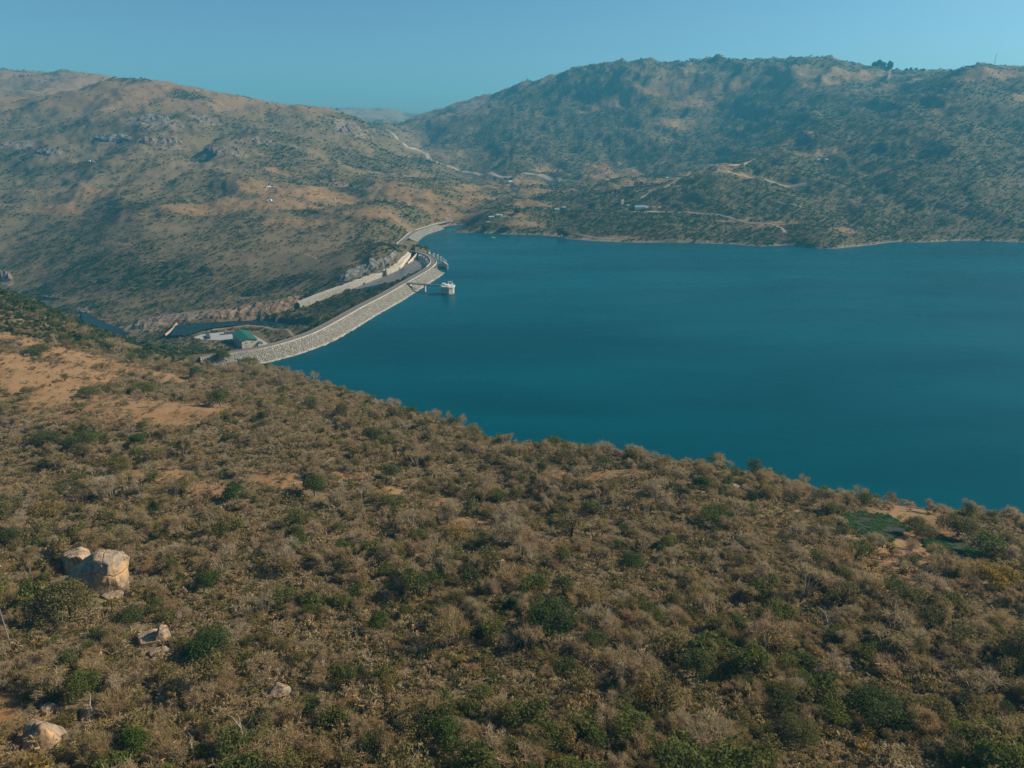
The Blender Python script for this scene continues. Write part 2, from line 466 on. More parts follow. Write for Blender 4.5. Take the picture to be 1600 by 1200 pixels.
# ground: dry grass, bare orange earth, litter under scrub, bedrock
def ground_mat(name, veg):
    m, t, b = new_mat(name)
    co = coords(t)
    big = noise(t, co, .006, 4); mid = noise(t, co, .035, 5, .65); fine = noise(t, co, .22, 5, .7); vfine = noise(t, co, 1.1, 3, .7)
    clear, wood, rock = attr(t, 'clear'), attr(t, 'wood'), attr(t, 'rock')
    grass = mixc(t, rng_(t, mid, .35, .65), (.200, .112, .052), (.275, .160, .074))
    grass = mixc(t, rng_(t, fine, .52, .66), grass, (.285, .138, .056))
    litter = mixc(t, rng_(t, fine, .35, .65), (.165, .115, .062), (.270, .190, .105))
    litter = mixc(t, rng_(t, vfine, .5, .62, 0, .6), litter, (.055, .050, .022))
    c1 = mixc(t, rng_(t, mth(t, 'ADD', clear, mth(t, 'MULTIPLY', mth(t, 'SUBTRACT', fine, .5), .9)), .28, .62), litter, grass)
    orange = mixc(t, rng_(t, fine, .4, .6), (.26, .150, .072), (.30, .195, .100))
    c2 = mixc(t, rng_(t, mth(t, 'ADD', clear, mth(t, 'MULTIPLY', mth(t, 'SUBTRACT', mid, .5), 1.6)), .78, 1.25), c1, orange)
    shrub = mixc(t, rng_(t, mid, .4, .6), (.046, .058, .026), (.072, .082, .034))
    thr = rng_(t, wood, 0, 1, .72, .42)
    c3 = mixc(t, rng_(t, mth(t, 'SUBTRACT', mth(t, 'ADD', mth(t, 'MULTIPLY', fine, .6), mth(t, 'MULTIPLY', mid, .4)), thr), 0, .06, 0, .8), c2, shrub)
    stone = mixc(t, rng_(t, noise(t, coords(t, (1, 1, .25)), .16, 6, .7), .35, .65), (.11, .085, .065), (.30, .22, .15))
    if veg:
        gv = mixc(t, rng_(t, noise(t, co, .09, 6, .7), .32, .68), (.040, .052, .022), (.150, .100, .052))
        c3 = mixc(t, mth(t, 'MULTIPLY', rng_(t, mth(t, 'ADD', fine, vfine), .98, 1.06), .5), c3, (.115, .088, .048))
        c3 = mixc(t, mth(t, 'MULTIPLY', rng_(t, wood, .12, .6), veg), c3, gv)
    c4 = mixc(t, rng_(t, mth(t, 'ADD', rock, mth(t, 'MULTIPLY', mth(t, 'SUBTRACT', fine, .5), .8)), .4, .6), c3, stone)
    t.links.new(c4, b.inputs['Base Color'])
    b.inputs['Roughness'].default_value = .95
    b.inputs['Specular IOR Level'].default_value = .1
    bump(t, b, mth(t, 'ADD', fine, vfine), .5, 1.2)
    return m
m_ground = ground_mat("dry_ground", 0)
m_hills = ground_mat("scrubby_hill_ground", .8)

def water_mat(name, deep, shallow, ripple=.2):
    m, t, b = new_mat(name)
    co = coords(t)
    p = noise(t, coords(t, (.35, 1.3, 1)), .006, 4, .55, .4)
    t.links.new(mixc(t, rng_(t, p, .35, .68), deep, shallow), b.inputs['Base Color'])
    q = noise(t, coords(t, (.5, 1.6, 1)), .012, 5, .6, .6)
    t.links.new(rng_(t, q, .38, .62, .22, .30), b.inputs['Roughness'])
    b.inputs['IOR'].default_value = 1.33
    b.inputs['Specular Tint'].default_value = (.2, .85, 1, 1)
    b.inputs['Specular IOR Level'].default_value = .06
    w = mth(t, 'ADD', noise(t, coords(t, (1, 1.7, 1)), .35, 4, .6), mth(t, 'MULTIPLY', noise(t, co, .05, 3), 1.5))
    bump(t, b, w, ripple, .25)
    return m
m_lake = water_mat("lake_water", (.0003, .044, .060), (.0004, .072, .094))
m_river = water_mat("river_water", (.008, .022, .024), (.012, .030, .032), .2)

# ------------------------------------------------------------------ what grows where
def world_patch(u, v, ru, rv):
    """centre, radii of a clearing measured in the photograph, as an ellipse on the ground"""
    x, y, z = hit(u, v)
    _, _, dep = to_px(x, y, z)
    _, ya, _ = hit(u, v - rv); _, yb, _ = hit(u, v + rv)
    return x, y, ru * dep / FPX, max(4, min(abs(ya - yb) / 2, 220)), x / y

def patch_mask(x, y, p):
    cx, cy, rx, ry, k = p
    q = np.hypot(((x - cx) - (y - cy) * k) / rx, (y - cy) / ry)
    out = np.zeros(np.shape(x))
    m = q < 1.5
    if m.any():
        n_ = .75 * fbm(x[m] / (rx * .5), y[m] / (ry * .5 + 3), 5, 77, .65)
        out[m] = 1 - sstep(.5, 1.1, q[m] + n_)
    return out

near_clear = [(190, 632, 150, 15), (60, 600, 85, 22), (40, 570, 60, 10), (130, 560, 60, 8), (20, 530, 52, 5), (300, 640, 60, 8), (240, 655, 90, 8), (925, 745, 42, 7), (880, 742, 30, 5), (440, 752, 42, 9), (545, 745, 25, 5),
              (620, 768, 25, 6), (735, 820, 35, 10), (700, 785, 25, 6), (250, 740, 45, 10), (330, 765, 40, 8), (20, 1130, 40, 45), (60, 925, 40, 12), (260, 590, 60, 6), (130, 585, 60, 9), (1000, 738, 25, 4)]
far_clear = [(470, 297, 120, 9), (440, 318, 90, 8), (350, 318, 60, 8), (300, 330, 50, 7), (90, 322, 35, 8), (160, 300, 50, 6), (640, 300, 55, 9), (600, 292, 40, 5), (570, 330, 60, 6), (660, 322, 40, 5), (430, 268, 20, 3), (440, 345, 40, 5),
             (500, 350, 35, 4), (720, 318, 40, 5), (770, 296, 55, 5), (820, 287, 40, 3.5), (730, 338, 50, 5), (830, 318, 42, 4), (760, 312, 45, 4), (850, 300, 45, 3), (725, 292, 20, 3), (955, 271, 45, 7), (930, 280, 30, 5), (1010, 286, 55, 4.5), (960, 292, 25, 3),
             (800, 335, 30, 4), (820, 350, 40, 4), (690, 356, 18, 3), (1120, 263, 30, 4), (1160, 272, 40, 3), (1075, 275, 40, 4), (1380, 266, 45, 4), (1340, 256, 25, 3), (1010, 135, 70, 8), (980, 152, 90, 9), (1080, 160, 60, 7), (950, 165, 60, 5),
             (1130, 140, 60, 6), (1330, 116, 60, 5), (1280, 128, 50, 5), (1380, 137, 70, 4), (1540, 108, 60, 4), (1230, 222, 40, 4), (1270, 240, 50, 5), (1600, 150, 20, 6), (1420, 820, 70, 22), (1480, 862, 40, 18), (1360, 830, 50, 14), (1470, 172, 30, 6), (1050, 190, 40, 5), (1200, 350, 60, 4), (1150, 345, 50, 3),
             (950, 373, 60, 3), (1050, 376, 60, 2.5), (1320, 360, 30, 3), (860, 268, 25, 3)]
far_dense = [(240, 190, 60, 14), (150, 420, 60, 30), (250, 430, 90, 30), (330, 190, 30, 8), (430, 235, 60, 12), (300, 150, 40, 8), (570, 260, 60, 14), (540, 240, 50, 10), (620, 250, 40, 20), (660, 255, 30, 14), (480, 330, 35, 8), (560, 300, 30, 6), (130, 480, 60, 12),  # dense woodland; patches left of the spur also stand in for valley shade
             (60, 460, 40, 16), (400, 455, 40, 10), (450, 440, 50, 10), (560, 420, 50, 6), (460, 495, 40, 10), (640, 330, 25, 10), (900, 320, 90, 14), (1000, 350, 100, 10), (1080, 300, 60, 20), (900, 230, 120, 20), (780, 220, 80, 15), (1150, 220, 100, 14),
             (1250, 160, 90, 10), (1100, 140, 40, 6), (1450, 140, 110, 10), (1350, 180, 80, 12), (1480, 300, 120, 25), (1430, 350, 90, 15), (1550, 250, 60, 20), (1200, 290, 70, 12), (1060, 230, 80, 16), (850, 150, 90, 12), (790, 175, 60, 8), (1210, 190, 60, 10), (970, 300, 50, 8),
             (1050, 250, 60, 8), (1190, 97, 90, 5), (1040, 100, 70, 6), (960, 108, 50, 8), (1290, 97, 40, 5), (330, 245, 40, 8), (40, 240, 60, 12), (110, 260, 60, 8)]
rocky = [(80, 238, 26, 6), (175, 217, 40, 8), (255, 224, 42, 9), (350, 238, 42, 11), (245, 190, 60, 9), (320, 188, 30, 7), (545, 200, 28, 14), (410, 222, 22, 6), (30, 225, 40, 8), (535, 289, 14, 4), (10, 432, 14, 12), (130, 488, 14, 8), (80, 465, 22, 5), (215, 512, 55, 9), (300, 492, 100, 7), (370, 490, 70, 9),
         (420, 484, 50, 7), (720, 170, 60, 10)]
P_clear_n = [world_patch(u, v, a * 1.3, b * 1.5) for u, v, a, b in near_clear]
P_clear_f = [world_patch(u, v, a * 1.15, b * 1.5) for u, v, a, b in far_clear]
P_dense = [world_patch(*p) for p in far_dense]
P_rock = [world_patch(*p) for p in rocky]

def fields(x, y):
    z = ground(x, y)
    r = np.hypot(x, y)
    c = np.zeros(np.shape(x)); d = np.zeros(np.shape(x)); k = np.zeros(np.shape(x))
    for p in P_clear_n + P_clear_f: c = np.maximum(c, patch_mask(x, y, p))
    for p in P_dense: d = np.maximum(d, patch_mask(x, y, p))
    for p in P_rock: k = np.maximum(k, patch_mask(x, y, p))
    f1 = fbm(x / 260, y / 260, 4, 61); f2 = fbm(x / 60, y / 60, 4, 71)
    farm = sstep(750, 1000, r)
    right = sstep(-350, 150, x) * farm
    w = (.62 + .25 * f2) * (1 - farm) + farm * ((.40 + .9 * f1 + .55 * f2) * (1 - right) + (.88 + .7 * f1 + .4 * f2) * right)
    w = np.where(r > 5200, .95, w)
    top = sstep(215, 300, z) * (1 - right) * farm
    w = w * (1 - .85 * top * (1 - sstep(.15, .4, f1)))
    topr = sstep(340, 430, z) * (1 - sstep(465, 515, z) * (x < y * .42)) * right * sstep(-.05, .12, f1 + .3 * f2)
    w = w * (1 - .8 * topr)
    w = np.maximum(w, d * (.9 + .25 * f2))
    w = np.clip(w * (1 - (.88 - .1 * farm) * c) * (1 - .75 * k), 0, 1)
    g = np.maximum(c, .55 * top + .4 * topr)
    g = np.maximum(g, np.clip(.32 + 1.1 * f2 - .5 * w, 0, .6) * (1 - farm))
    g = np.maximum(g, np.clip(.35 + 1.0 * f1 - .4 * w, 0, .55) * farm * (1 - .6 * right))
    g = np.where(r > 5200, 0, g)
    return g, w, k

FC, FW, FK = fields(GX, GY)
# steep ground shows its bedrock
gx_ = np.gradient(GZ, axis=1) / np.gradient(GRr, axis=1)
gy_ = np.gradient(GZ, axis=0) / (GRr * (AZ1 - AZ0) / (NA - 1))
SLOPE = np.hypot(gx_, gy_)
FK = np.maximum(FK, sstep(.75, 1.1, SLOPE) * .8 * (GRr > 1500))
FK = np.maximum(FK, ((np.abs(GZ) < 1.3) & (GX > -160)) * .75)
FK = np.where((np.abs(GZ - 1.2) < 2.0) & (GX > -160) & (GRr > 1100), .85, FK)

# ------------------------------------------------------------------ mesh building
def mesh_np(name, verts, faces, mat=None, parent=None, smooth=False, fattr=None, vattr=None, link=True):
    verts = np.asarray(verts, np.float32)
    me = bpy.data.meshes.new(name)
    if isinstance(faces, np.ndarray):
        k = faces.shape[1]; nf = len(faces)
        me.vertices.add(len(verts)); me.vertices.foreach_set('co', verts.ravel())
        me.loops.add(nf * k); me.loops.foreach_set('vertex_index', faces.astype(np.int32).ravel())
        me.polygons.add(nf); me.polygons.foreach_set('loop_start', np.arange(0, nf * k, k, dtype=np.int32))
        me.update(calc_edges=True); 
    else:
        me.from_pydata([tuple(map(float, v)) for v in verts], [], [list(map(int, f)) for f in faces])
        me.update()
    if smooth: me.polygons.foreach_set('use_smooth', np.ones(len(me.polygons), bool))
    for n_, a in (vattr or {}).items():
        q = me.attributes.new(n_, 'FLOAT', 'POINT'); q.data.foreach_set('value', np.asarray(a, np.float32).ravel())
    for n_, a in (fattr or {}).items():
        q = me.attributes.new(n_, 'FLOAT', 'FACE'); q.data.foreach_set('value', np.asarray(a, np.float32).ravel())
    if mat: me.materials.append(mat)
    if not link: return me
    o = bpy.data.objects.new(name, me); COL.objects.link(o)
    if parent: o.parent = parent
    return o

class MB:
    """collects plain shapes and links them as one mesh"""
    def __init__(s): s.v = []; s.f = []
    def quad(s, a, b, c, d):
        n = len(s.v); s.v += [a, b, c, d]; s.f.append((n, n + 1, n + 2, n + 3)); return s
    def grid(s, rows, closed=False):
        n = len(s.v); k = len(rows[0])
        for r in rows: s.v += [tuple(p) for p in r]
        for i in range(len(rows) - 1):
            for j in range(k if closed else k - 1):
                j2 = (j + 1) % k
                s.f.append((n + i * k + j, n + i * k + j2, n + (i + 1) * k + j2, n + (i + 1) * k + j))
        return s
    def box(s, c, size, rz=0, tilt=None):
        m = Matrix.Translation(c) @ Matrix.Rotation(rz, 4, 'Z')
        if tilt is not None: m = m @ tilt
        h = [q / 2 for q in size]; n = len(s.v)
        for x in (-1, 1):
            for y in (-1, 1):
                for z in (-1, 1): s.v.append(tuple(m @ Vector((x * h[0], y * h[1], z * h[2]))))
        for f in ((0, 1, 3, 2), (4, 6, 7, 5), (0, 4, 5, 1), (2, 3, 7, 6), (0, 2, 6, 4), (1, 5, 7, 3)): s.f.append(tuple(n + q for q in f))
        return s
    def bar(s, a, b, r, r2=None, k=6):
        a, b = Vector(a), Vector(b); r2 = r if r2 is None else r2
        q = (b - a).to_track_quat('Z', 'Y'); n = len(s.v)
        for p, rr in ((a, r), (b, r2)):
            for i in range(k):
                w = 2 * math.pi * i / k
                s.v.append(tuple(p + q @ Vector((rr * math.cos(w), rr * math.sin(w), 0))))
        for i in range(k):
            j = (i + 1) % k; s.f.append((n + i, n + j, n + k + j, n + k + i))
        s.f.append(tuple(n + i for i in reversed(range(k)))); s.f.append(tuple(n + k + i for i in range(k)))
        return s
    def prism(s, poly, z0, z1, inset=0):
        n = len(s.v); k = len(poly)
        for p in poly: s.v.append((p[0], p[1], z0))
        for p in poly: s.v.append((p[0], p[1], z1))
        for i in range(k):
            j = (i + 1) % k; s.f.append((n + i, n + j, n + k + j, n + k + i))
        s.f.append(tuple(n + k + i for i in range(k))); s.f.append(tuple(n + i for i in reversed(range(k))))
        return s
    def build(s, name, mat, parent=None, smooth=False, at=None):
        v = s.v
        if at is not None: v = [(p[0] - at[0], p[1] - at[1], p[2] - at[2]) for p in v]
        o = mesh_np(name, v, s.f, mat, parent, smooth)
        bm = bmesh.new(); bm.from_mesh(o.data); bmesh.ops.recalc_face_normals(bm, faces=bm.faces); bm.to_mesh(o.data); bm.free()
        return o

def empty(name, loc, label, cat, group=None, rz=0):
    o = bpy.data.objects.new(name, None); COL.objects.link(o)
    o.location = loc; o.rotation_euler.z = rz; o.empty_display_size = .5
    return tag(o, label, cat, group)

# ------------------------------------------------------------------ the ground
vidx = np.arange(NA * NR).reshape(NA, NR)
Q = np.stack([vidx[:-1, :-1], vidx[1:, :-1], vidx[1:, 1:], vidx[:-1, 1:]], -1).reshape(-1, 4)
V = np.stack([GX, GY, GZ], -1).reshape(-1, 3)
rq = GRr[:-1, :-1].ravel()
deep = (GZ[:-1, :-1].ravel() < -14) & (GX[:-1, :-1].ravel() > -60)
for nm, lo, hi in (("hillside", 0, 690), ("hills", 690, 5300), ("distant_hills", 5300, 1e9)):
    q = Q[(rq >= lo) & (rq < hi) & ~deep]
    u_, inv = np.unique(q, return_inverse=True)
    o = mesh_np(nm, V[u_], inv.reshape(-1, 4), m_ground if nm == 'hillside' else m_hills, smooth=True,
                vattr={'clear': FC.ravel()[u_], 'wood': FW.ravel()[u_], 'rock': FK.ravel()[u_]})
    tag(o, kind='structure')

lake_poly = [CREST[0]] + [(x + 6, y - 3) for x, y in CREST[3::4]] + BRIDGE[2:-4:3] + [tuple(p) for p in SADDLE_ROAD[4:-1:3]] + \
            [(-60, 1640), (500, 1640), (1400, 1640), (3000, 1640), (3000, 120), (260, 190), (60, 280), (-120, 430), (-230, 560)]
o = mesh_np("lake", [(x, y, 0) for x, y in lake_poly], [list(range(len(lake_poly)))], m_lake)
tag(o, kind='structure')
o = mesh_np("river", [(x, y, RIVER_Z) for x, y in RIVER], [list(range(len(RIVER)))], m_river); tag(o, kind='structure')
o = mesh_np("stilling_pool", [(x, y, POOL_Z) for x, y in POOL], [list(range(len(POOL)))], m_river); tag(o, kind='structure')

# ------------------------------------------------------------------ haze
m_haze = bpy.data.materials.new("haze"); m_haze.use_nodes = True
t = m_haze.node_tree; t.nodes.clear()
ou = t.nodes.new('ShaderNodeOutputMaterial'); vo = t.nodes.new('ShaderNodeVolumePrincipled')
vo.inputs['Color'].default_value = (.13, .67, 1.0, 1)
vo.inputs['Density'].default_value = 1.05e-4
vo.inputs['Anisotropy'].default_value = .1
t.links.new(vo.outputs[0], ou.inputs['Volume'])
zlo = float(GZ.min()) - 3; zhi = float(GZ.max()) + 40
o = MB().box((0, 2900, (zlo + zhi) / 2), (12600, 8200, zhi - zlo)).build("haze", m_haze)
tag(o, kind='stuff')

# ------------------------------------------------------------------ the main dam
def offset_line(pts, d):
    """d > 0 to the left of the running direction"""
    p = np.array(pts, float)[:, :2]
    t = np.gradient(p, axis=0); t /= np.linalg.norm(t, axis=1)[:, None]
    return p + np.stack([-t[:, 1], t[:, 0]], 1) * np.asarray(d).reshape(-1, 1)

def strip(pts, prof, jitter=0, seed=0):
    """sweeps a profile of (offset, height) along a line"""
    rows = []
    r = np.random.default_rng(seed)
    cols = [offset_line(pts, o) for o, z in prof]
    zc = np.array(pts, float)[:, 2] if len(pts[0]) > 2 else np.zeros(len(pts))
    for i in range(len(pts)):
        rows.append([(c[i][0] + (r.normal() * jitter if jitter else 0), c[i][1] + (r.normal() * jitter if jitter else 0), zc[i] + z + (r.normal() * jitter if jitter else 0)) for c, (o, z) in zip(cols, prof)])
    return rows

# pale dumped stone
m_riprap, t, b = new_mat("riprap_stone")
co = coords(t)
vor = N_(t, 'TexVoronoi'); vor.inputs['Scale'].default_value = .62; t.links.new(co, vor.inputs['Vector'])
vor2 = N_(t, 'TexVoronoi', feature='DISTANCE_TO_EDGE'); vor2.inputs['Scale'].default_value = .62; t.links.new(co, vor2.inputs['Vector'])
sx = N_(t, 'SeparateColor'); t.links.new(vor.outputs['Color'], sx.inputs[0])
c = mixc(t, sx.outputs[0], (.25, .225, .18), (.43, .395, .325))
c = mixc(t, rng_(t, noise(t, co, .05, 4), .45, .7, 0, .55), c, (.34, .275, .195))
c = mixc(t, rng_(t, vor2.outputs['Distance'], 0, .12, 1, 0), c, (.10, .09, .075))
t.links.new(c, b.inputs['Base Color'])
bump(t, b, mth(t, 'ADD', mth(t, 'MULTIPLY', sx.outputs[1], .7), rng_(t, vor2.outputs['Distance'], 0, .3)), 1.0, .9)
m_wet = simple("bleached_stone", (.33, .30, .25), .8, .15, .6)
m_road = simple("worn_asphalt", (.165, .135, .115), .9, .12, .15)
m_conc = simple("weathered_concrete", (.45, .41, .35), .85, .18, .35)
m_pale = simple("pale_concrete", (.62, .56, .46), .85, .14, .3)
m_kerb = simple("kerb_concrete", (.40, .36, .30), .85, .15, .3)
m_dark = simple("stained_concrete", (.17, .155, .14), .85, .25, .2)
m_fill = simple("scrubby_fill", (.115, .085, .055), .95, .3, .12, bumpd=.6)
m_steel = simple("painted_steel", (.33, .36, .37), .5, .1, 2)
m_white = simple("white_paint", (.75, .75, .72), .6, .08, 1.5)

dam = empty("dam", (CREST[30][0], CREST[30][1], CREST_Z), "long curved rockfill dam with pale stone face beside the teal lake", "dam")
base = (CREST[30][0], CREST[30][1], CREST_Z)
def part(mb, name, mat, root, smooth=False):
    return mb.build(name, mat, root, smooth, at=root.location)
c3 = [(x, y, CREST_Z) for x, y in smooth_line(CREST, 2.2)]
prof = [(-5 - d, -d / UP) for d in np.linspace(0, (CREST_Z + 6) * UP, 18)]
part(MB().grid(strip(c3, prof, .28, 3)), "riprap_face", m_riprap, dam)
wl = [(-5 - (CREST_Z - h) * UP - e, -CREST_Z + h) for h, e in ((.9, .1), (.6, .6), (.1, .7), (-.8, .3))]
part(MB().grid(strip(c3, wl, .3, 5)), "waterline_band", m_wet, dam)
part(MB().grid(strip(c3, [(-5.2, -.02), (-4.4, .1), (4.4, .1), (5.2, -.02)])), "crest_road", m_road, dam)
def wall_prof(o, w, h, lo=-.4): return [(o - w / 2, lo), (o - w / 2, h), (o + w / 2, h), (o + w / 2, lo)]
part(MB().grid(strip(c3, wall_prof(-4.9, .7, .95))), "wave_wall", m_kerb, dam)
part(MB().grid(strip(c3, wall_prof(4.9, .45, .6))), "kerb", m_dark, dam)
rows = strip(c3[::2], [(5 + d, -d / DN) for d in np.linspace(0, 168, 60)], .22, 8)
xx = np.array([[p[0] for p in r] for r in rows]); yy = np.array([[p[1] for p in r] for r in rows]); zz = np.array([[p[2] for p in r] for r in rows])
zz = np.where(in_poly(xx, yy, CHUTE_POLY), np.minimum(zz, chute_z(xx, yy) - 3), zz)
rows = [[(xx[i, j], yy[i, j], zz[i, j]) for j in range(60)] for i in range(len(rows))]
part(MB().grid(rows), "downstream_slope", m_fill, dam)

# ------------------------------------------------------------------ spillway
spill = empty("spillway", (BRIDGE[20][0], BRIDGE[20][1], 0), "concrete spillway with tall piers, curved road bridge and long chute", "spillway")
b3 = [(x, y, CREST_Z) for x, y in BRIDGE]
part(MB().grid(strip(b3, [(-5, -1.4), (-5, .05), (5, .05), (5, -1.4), (-5, -1.4)])), "bridge_deck", m_road, spill)
part(MB().grid(strip(b3, wall_prof(-4.8, .5, 1.0))), "parapet", m_pale, spill)
part(MB().grid(strip(b3, wall_prof(4.8, .5, 1.0))), "parapet", m_pale, spill)
BR = np.array(BRIDGE)
for u, v in [(672, 394.5), (679, 396), (685, 398), (690, 401), (694, 404), (697.5, 407)]:
    nx, ny, _ = PZ(u, v, 9.5)
    k = np.argmin(np.hypot(BR[:, 0] - nx, BR[:, 1] - ny))
    p0, p1 = BR[k], np.array((nx, ny)); d = (p1 - p0) / np.linalg.norm(p1 - p0)
    L = np.linalg.norm(p1 - p0); ang = math.atan2(d[1], d[0])
    mb = MB()
    q = p0 + d * (L / 2 - 5)
    mb.box((q[0], q[1], -6), (L + 8, 2.4, 14.4), ang)
    q = p0 - d * 6
    mb.box((q[0], q[1], 0), (11, 3.0, 15), ang)
    q = p1 - d * 1.3
    mb.box((q[0], q[1], 1), (3.2, 2.7, 18), ang)
    part(mb, "pier", m_pale, spill)
e0 = PZ(698.5, 421, 0); e1 = PZ(675, 419, 0)
part(MB().prism([e0[:2], (e0[0] + 2.4, e0[1] + 1), (e0[0] - 8, e0[1] + 34), (e0[0] - 10.5, e0[1] + 33)], -8, 8), "end_wall", m_conc, spill)
# ogee crest joining the piers
part(MB().grid(strip([(x, y, 0) for x, y in BRIDGE[1:-6]], [(-12, -6), (-9, -1), (-5, .8), (0, .5), (8, -3), (20, -9)])), "overflow_crest", m_dark, spill)
# chute
CRr = CHUTE_R
rows = []
for a, c in zip(CHUTE_L, CRr):
    za = a[2] - 7
    rows.append([(a[0] + (c[0] - a[0]) * w, a[1] + (c[1] - a[1]) * w, za + (min(c[2], za + 1) - za) * w) for w in np.linspace(0, 1, 9)])
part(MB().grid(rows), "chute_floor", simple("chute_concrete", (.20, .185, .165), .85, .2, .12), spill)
fl = [(p[0], p[1], p[2]) for p in CHUTE_L]
part(MB().grid(strip(fl, [(-11, 1.6), (-3.4, .3), (-1.6, .25), (0, .25), (.8, -7.8)])), "chute_wall", simple("chute_wall_concrete", (.50, .44, .34), .85, .2, .25), spill)
fr_ = [(p[0], p[1], p[2]) for p in CRr]
part(MB().grid(strip(fr_, [(-.4, -8), (-.4, 1.2), (.8, 1.2), (.8, -8)])), "chute_wall", m_conc, spill)
a = PZ(652, 395.5, 8); c_ = PZ(637.5, 411, -2); d_ = PZ(653, 411, -3)
tw = MB()
tri = [(a[0], a[1], 8), (c_[0], c_[1], -1.5), (c_[0] + 1, c_[1], -9), (a[0], a[1] - 1, -9)]
back = [(x - 1.4, y + .6, z) for x, y, z in tri]
tw.v += tri + back; tw.f += [(0, 1, 2, 3), (7, 6, 5, 4), (0, 4, 5, 1), (1, 5, 6, 2), (3, 2, 6, 7), (0, 3, 7, 4)]
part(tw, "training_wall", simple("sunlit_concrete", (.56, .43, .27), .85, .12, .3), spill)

# ------------------------------------------------------------------ saddle embankment
sadd = empty("saddle_dam", (SADDLE_ROAD[15][0], SADDLE_ROAD[15][1], CREST_Z), "short pale stone embankment beyond the spillway at the head of the lake", "dam")
s3 = [(x, y, CREST_Z) for x, y in smooth_line(SADDLE_ROAD[3:-2], 3)]
part(MB().grid(strip(s3, [(-5, -.4), (-4.5, .05), (4.5, .05), (5, -.4)])), "crest_road", m_road, sadd)
part(MB().grid(strip(s3, [(-4.9 - d, -.1 - d / 2.2) for d in np.linspace(0, 27, 12)], .25, 4)[30:int(len(s3) * .80)]), "riprap_face", m_riprap, sadd)
part(MB().grid(strip(s3, wall_prof(4.9, .5, .7))), "kerb", m_pale, sadd)
part(MB().grid(strip(s3, [(5 + d, -.2 - d / 1.6) for d in np.linspace(0, 34, 8)], .2, 6)), "downstream_slope", m_fill, sadd)

# ------------------------------------------------------------------ intake tower and its footbridge
tx, ty, _ = PZ(700, 459, 0)
tower = empty("intake_tower", (tx, ty, 0), "grey octagonal concrete intake tower standing in the lake with lifting frame", "tower")
def ngon(r, k=8, ph=R(14)): return [(r * math.cos(2 * math.pi * i / k + ph), r * math.sin(2 * math.pi * i / k + ph)) for i in range(k)]
MB().prism(ngon(9.0), -12, 9.6).build("shaft", m_conc, tower)
MB().prism(ngon(9.06), -.5, 1.5).build("tide_stain", m_dark, tower)
mb = MB()
for q_ in (-.3, .3): mb.bar((-8.9 * math.cos(R(20)) + q_, -8.9 * math.sin(R(76)), -1), (-8.9 * math.cos(R(20)) + q_, -8.9 * math.sin(R(76)), 9.6), .09, k=4)
for q_ in range(16): mb.bar((-8.9 * math.cos(R(20)) - .3, -8.9 * math.sin(R(76)), q_ * .6), (-8.9 * math.cos(R(20)) + .3, -8.9 * math.sin(R(76)), q_ * .6), .06, k=4)
mb.build("ladder", m_steel, tower)
MB().prism(ngon(10.2), 9.6, 11.6).build("platform", m_pale, tower)
mb = MB(); pts = ngon(9.7)
for h_ in (12.3, 12.9):
    for i in range(8): mb.bar((*pts[i], h_), (*pts[(i + 1) % 8], h_), .1)
for i in range(8): mb.bar((*pts[i], 11.6), (*pts[i], 13), .12)
mb.build("railing", m_steel, tower)
mb = MB()
for sx_ in (1.0, 5.6):
    mb.bar((sx_, -3, 11.6), (sx_ + .4, 0, 17.2), .32); mb.bar((sx_, 3, 11.6), (sx_ + .4, 0, 17.2), .32)
mb.bar((0.2, 0, 17.2), (7.2, 0, 17.2), .4); mb.box((3.2, 0, 16.3), (1.8, 1.4, 1.2))
mb.build("lifting_frame", m_white, tower)
mb = MB().box((-5.5, 1.5, 12.9), (3.6, 3.2, 2.6)); mb.box((-5.5, 1.5, 14.35), (4.1, 3.7, .3))
mb.build("control_hut", m_white, tower)
MB().box((-1.2, -4, 12.2), (2.2, 2.6, 1.2)).build("hoist", m_dark, tower)
MB().box((6.6, 5.4, 12.3), (1.6, 1.6, 1.4)).build("hoist", m_white, tower)

bx0, by0, _ = PZ(633, 442, CREST_Z)
fb = empty("footbridge", (bx0, by0, CREST_Z), "slim grey footbridge from the dam crest to the intake tower", "bridge")
p0 = Vector((bx0, by0, CREST_Z - .3)); p1 = Vector((tx - 9.5, ty, 11.2))
dv = (p1 - p0); L = dv.length; ang = math.atan2(dv.y, dv.x); til = Matrix.Rotation(-math.asin(dv.z / L), 4, 'Y')
mid_ = (p0 + p1) / 2
part(MB().box(mid_, (L, 2.6, 1.3), ang, til), "deck", m_dark, fb)
for s_ in (-1, 1):
    mb = MB(); n_ = Vector((-math.sin(ang), math.cos(ang), 0)) * 1.2 * s_
    mb.bar(p0 + n_ + Vector((0, 0, 1.7)), p1 + n_ + Vector((0, 0, 1.7)), .1)
    for i in range(15):
        q = p0 + dv * (i / 14) + n_
        mb.bar(q + Vector((0, 0, .6)), q + Vector((0, 0, 1.75)), .07)
    part(mb, "railing", m_steel, fb)
for f_, w_ in ((.56, 2.0),):
    q = p0 + dv * f_
    part(MB().box((q.x, q.y, (q.z - 14) / 2), (w_, 2.2, q.z + 13.4), ang), "pier", m_conc, fb)
q = p0 + dv * .12
part(MB().box((q.x, q.y, q.z - 3.5), (3.4, 4.4, 6), ang), "abutment", m_pale, fb)
mb = MB(); q2 = p0 + dv * .16
for i in range(12):
    mb.box((q2.x + i * .95, q2.y - 4, q2.z - 3.2 - i * .43), (.9, 2, .35), ang)
part(mb, "stair", m_dark, fb)

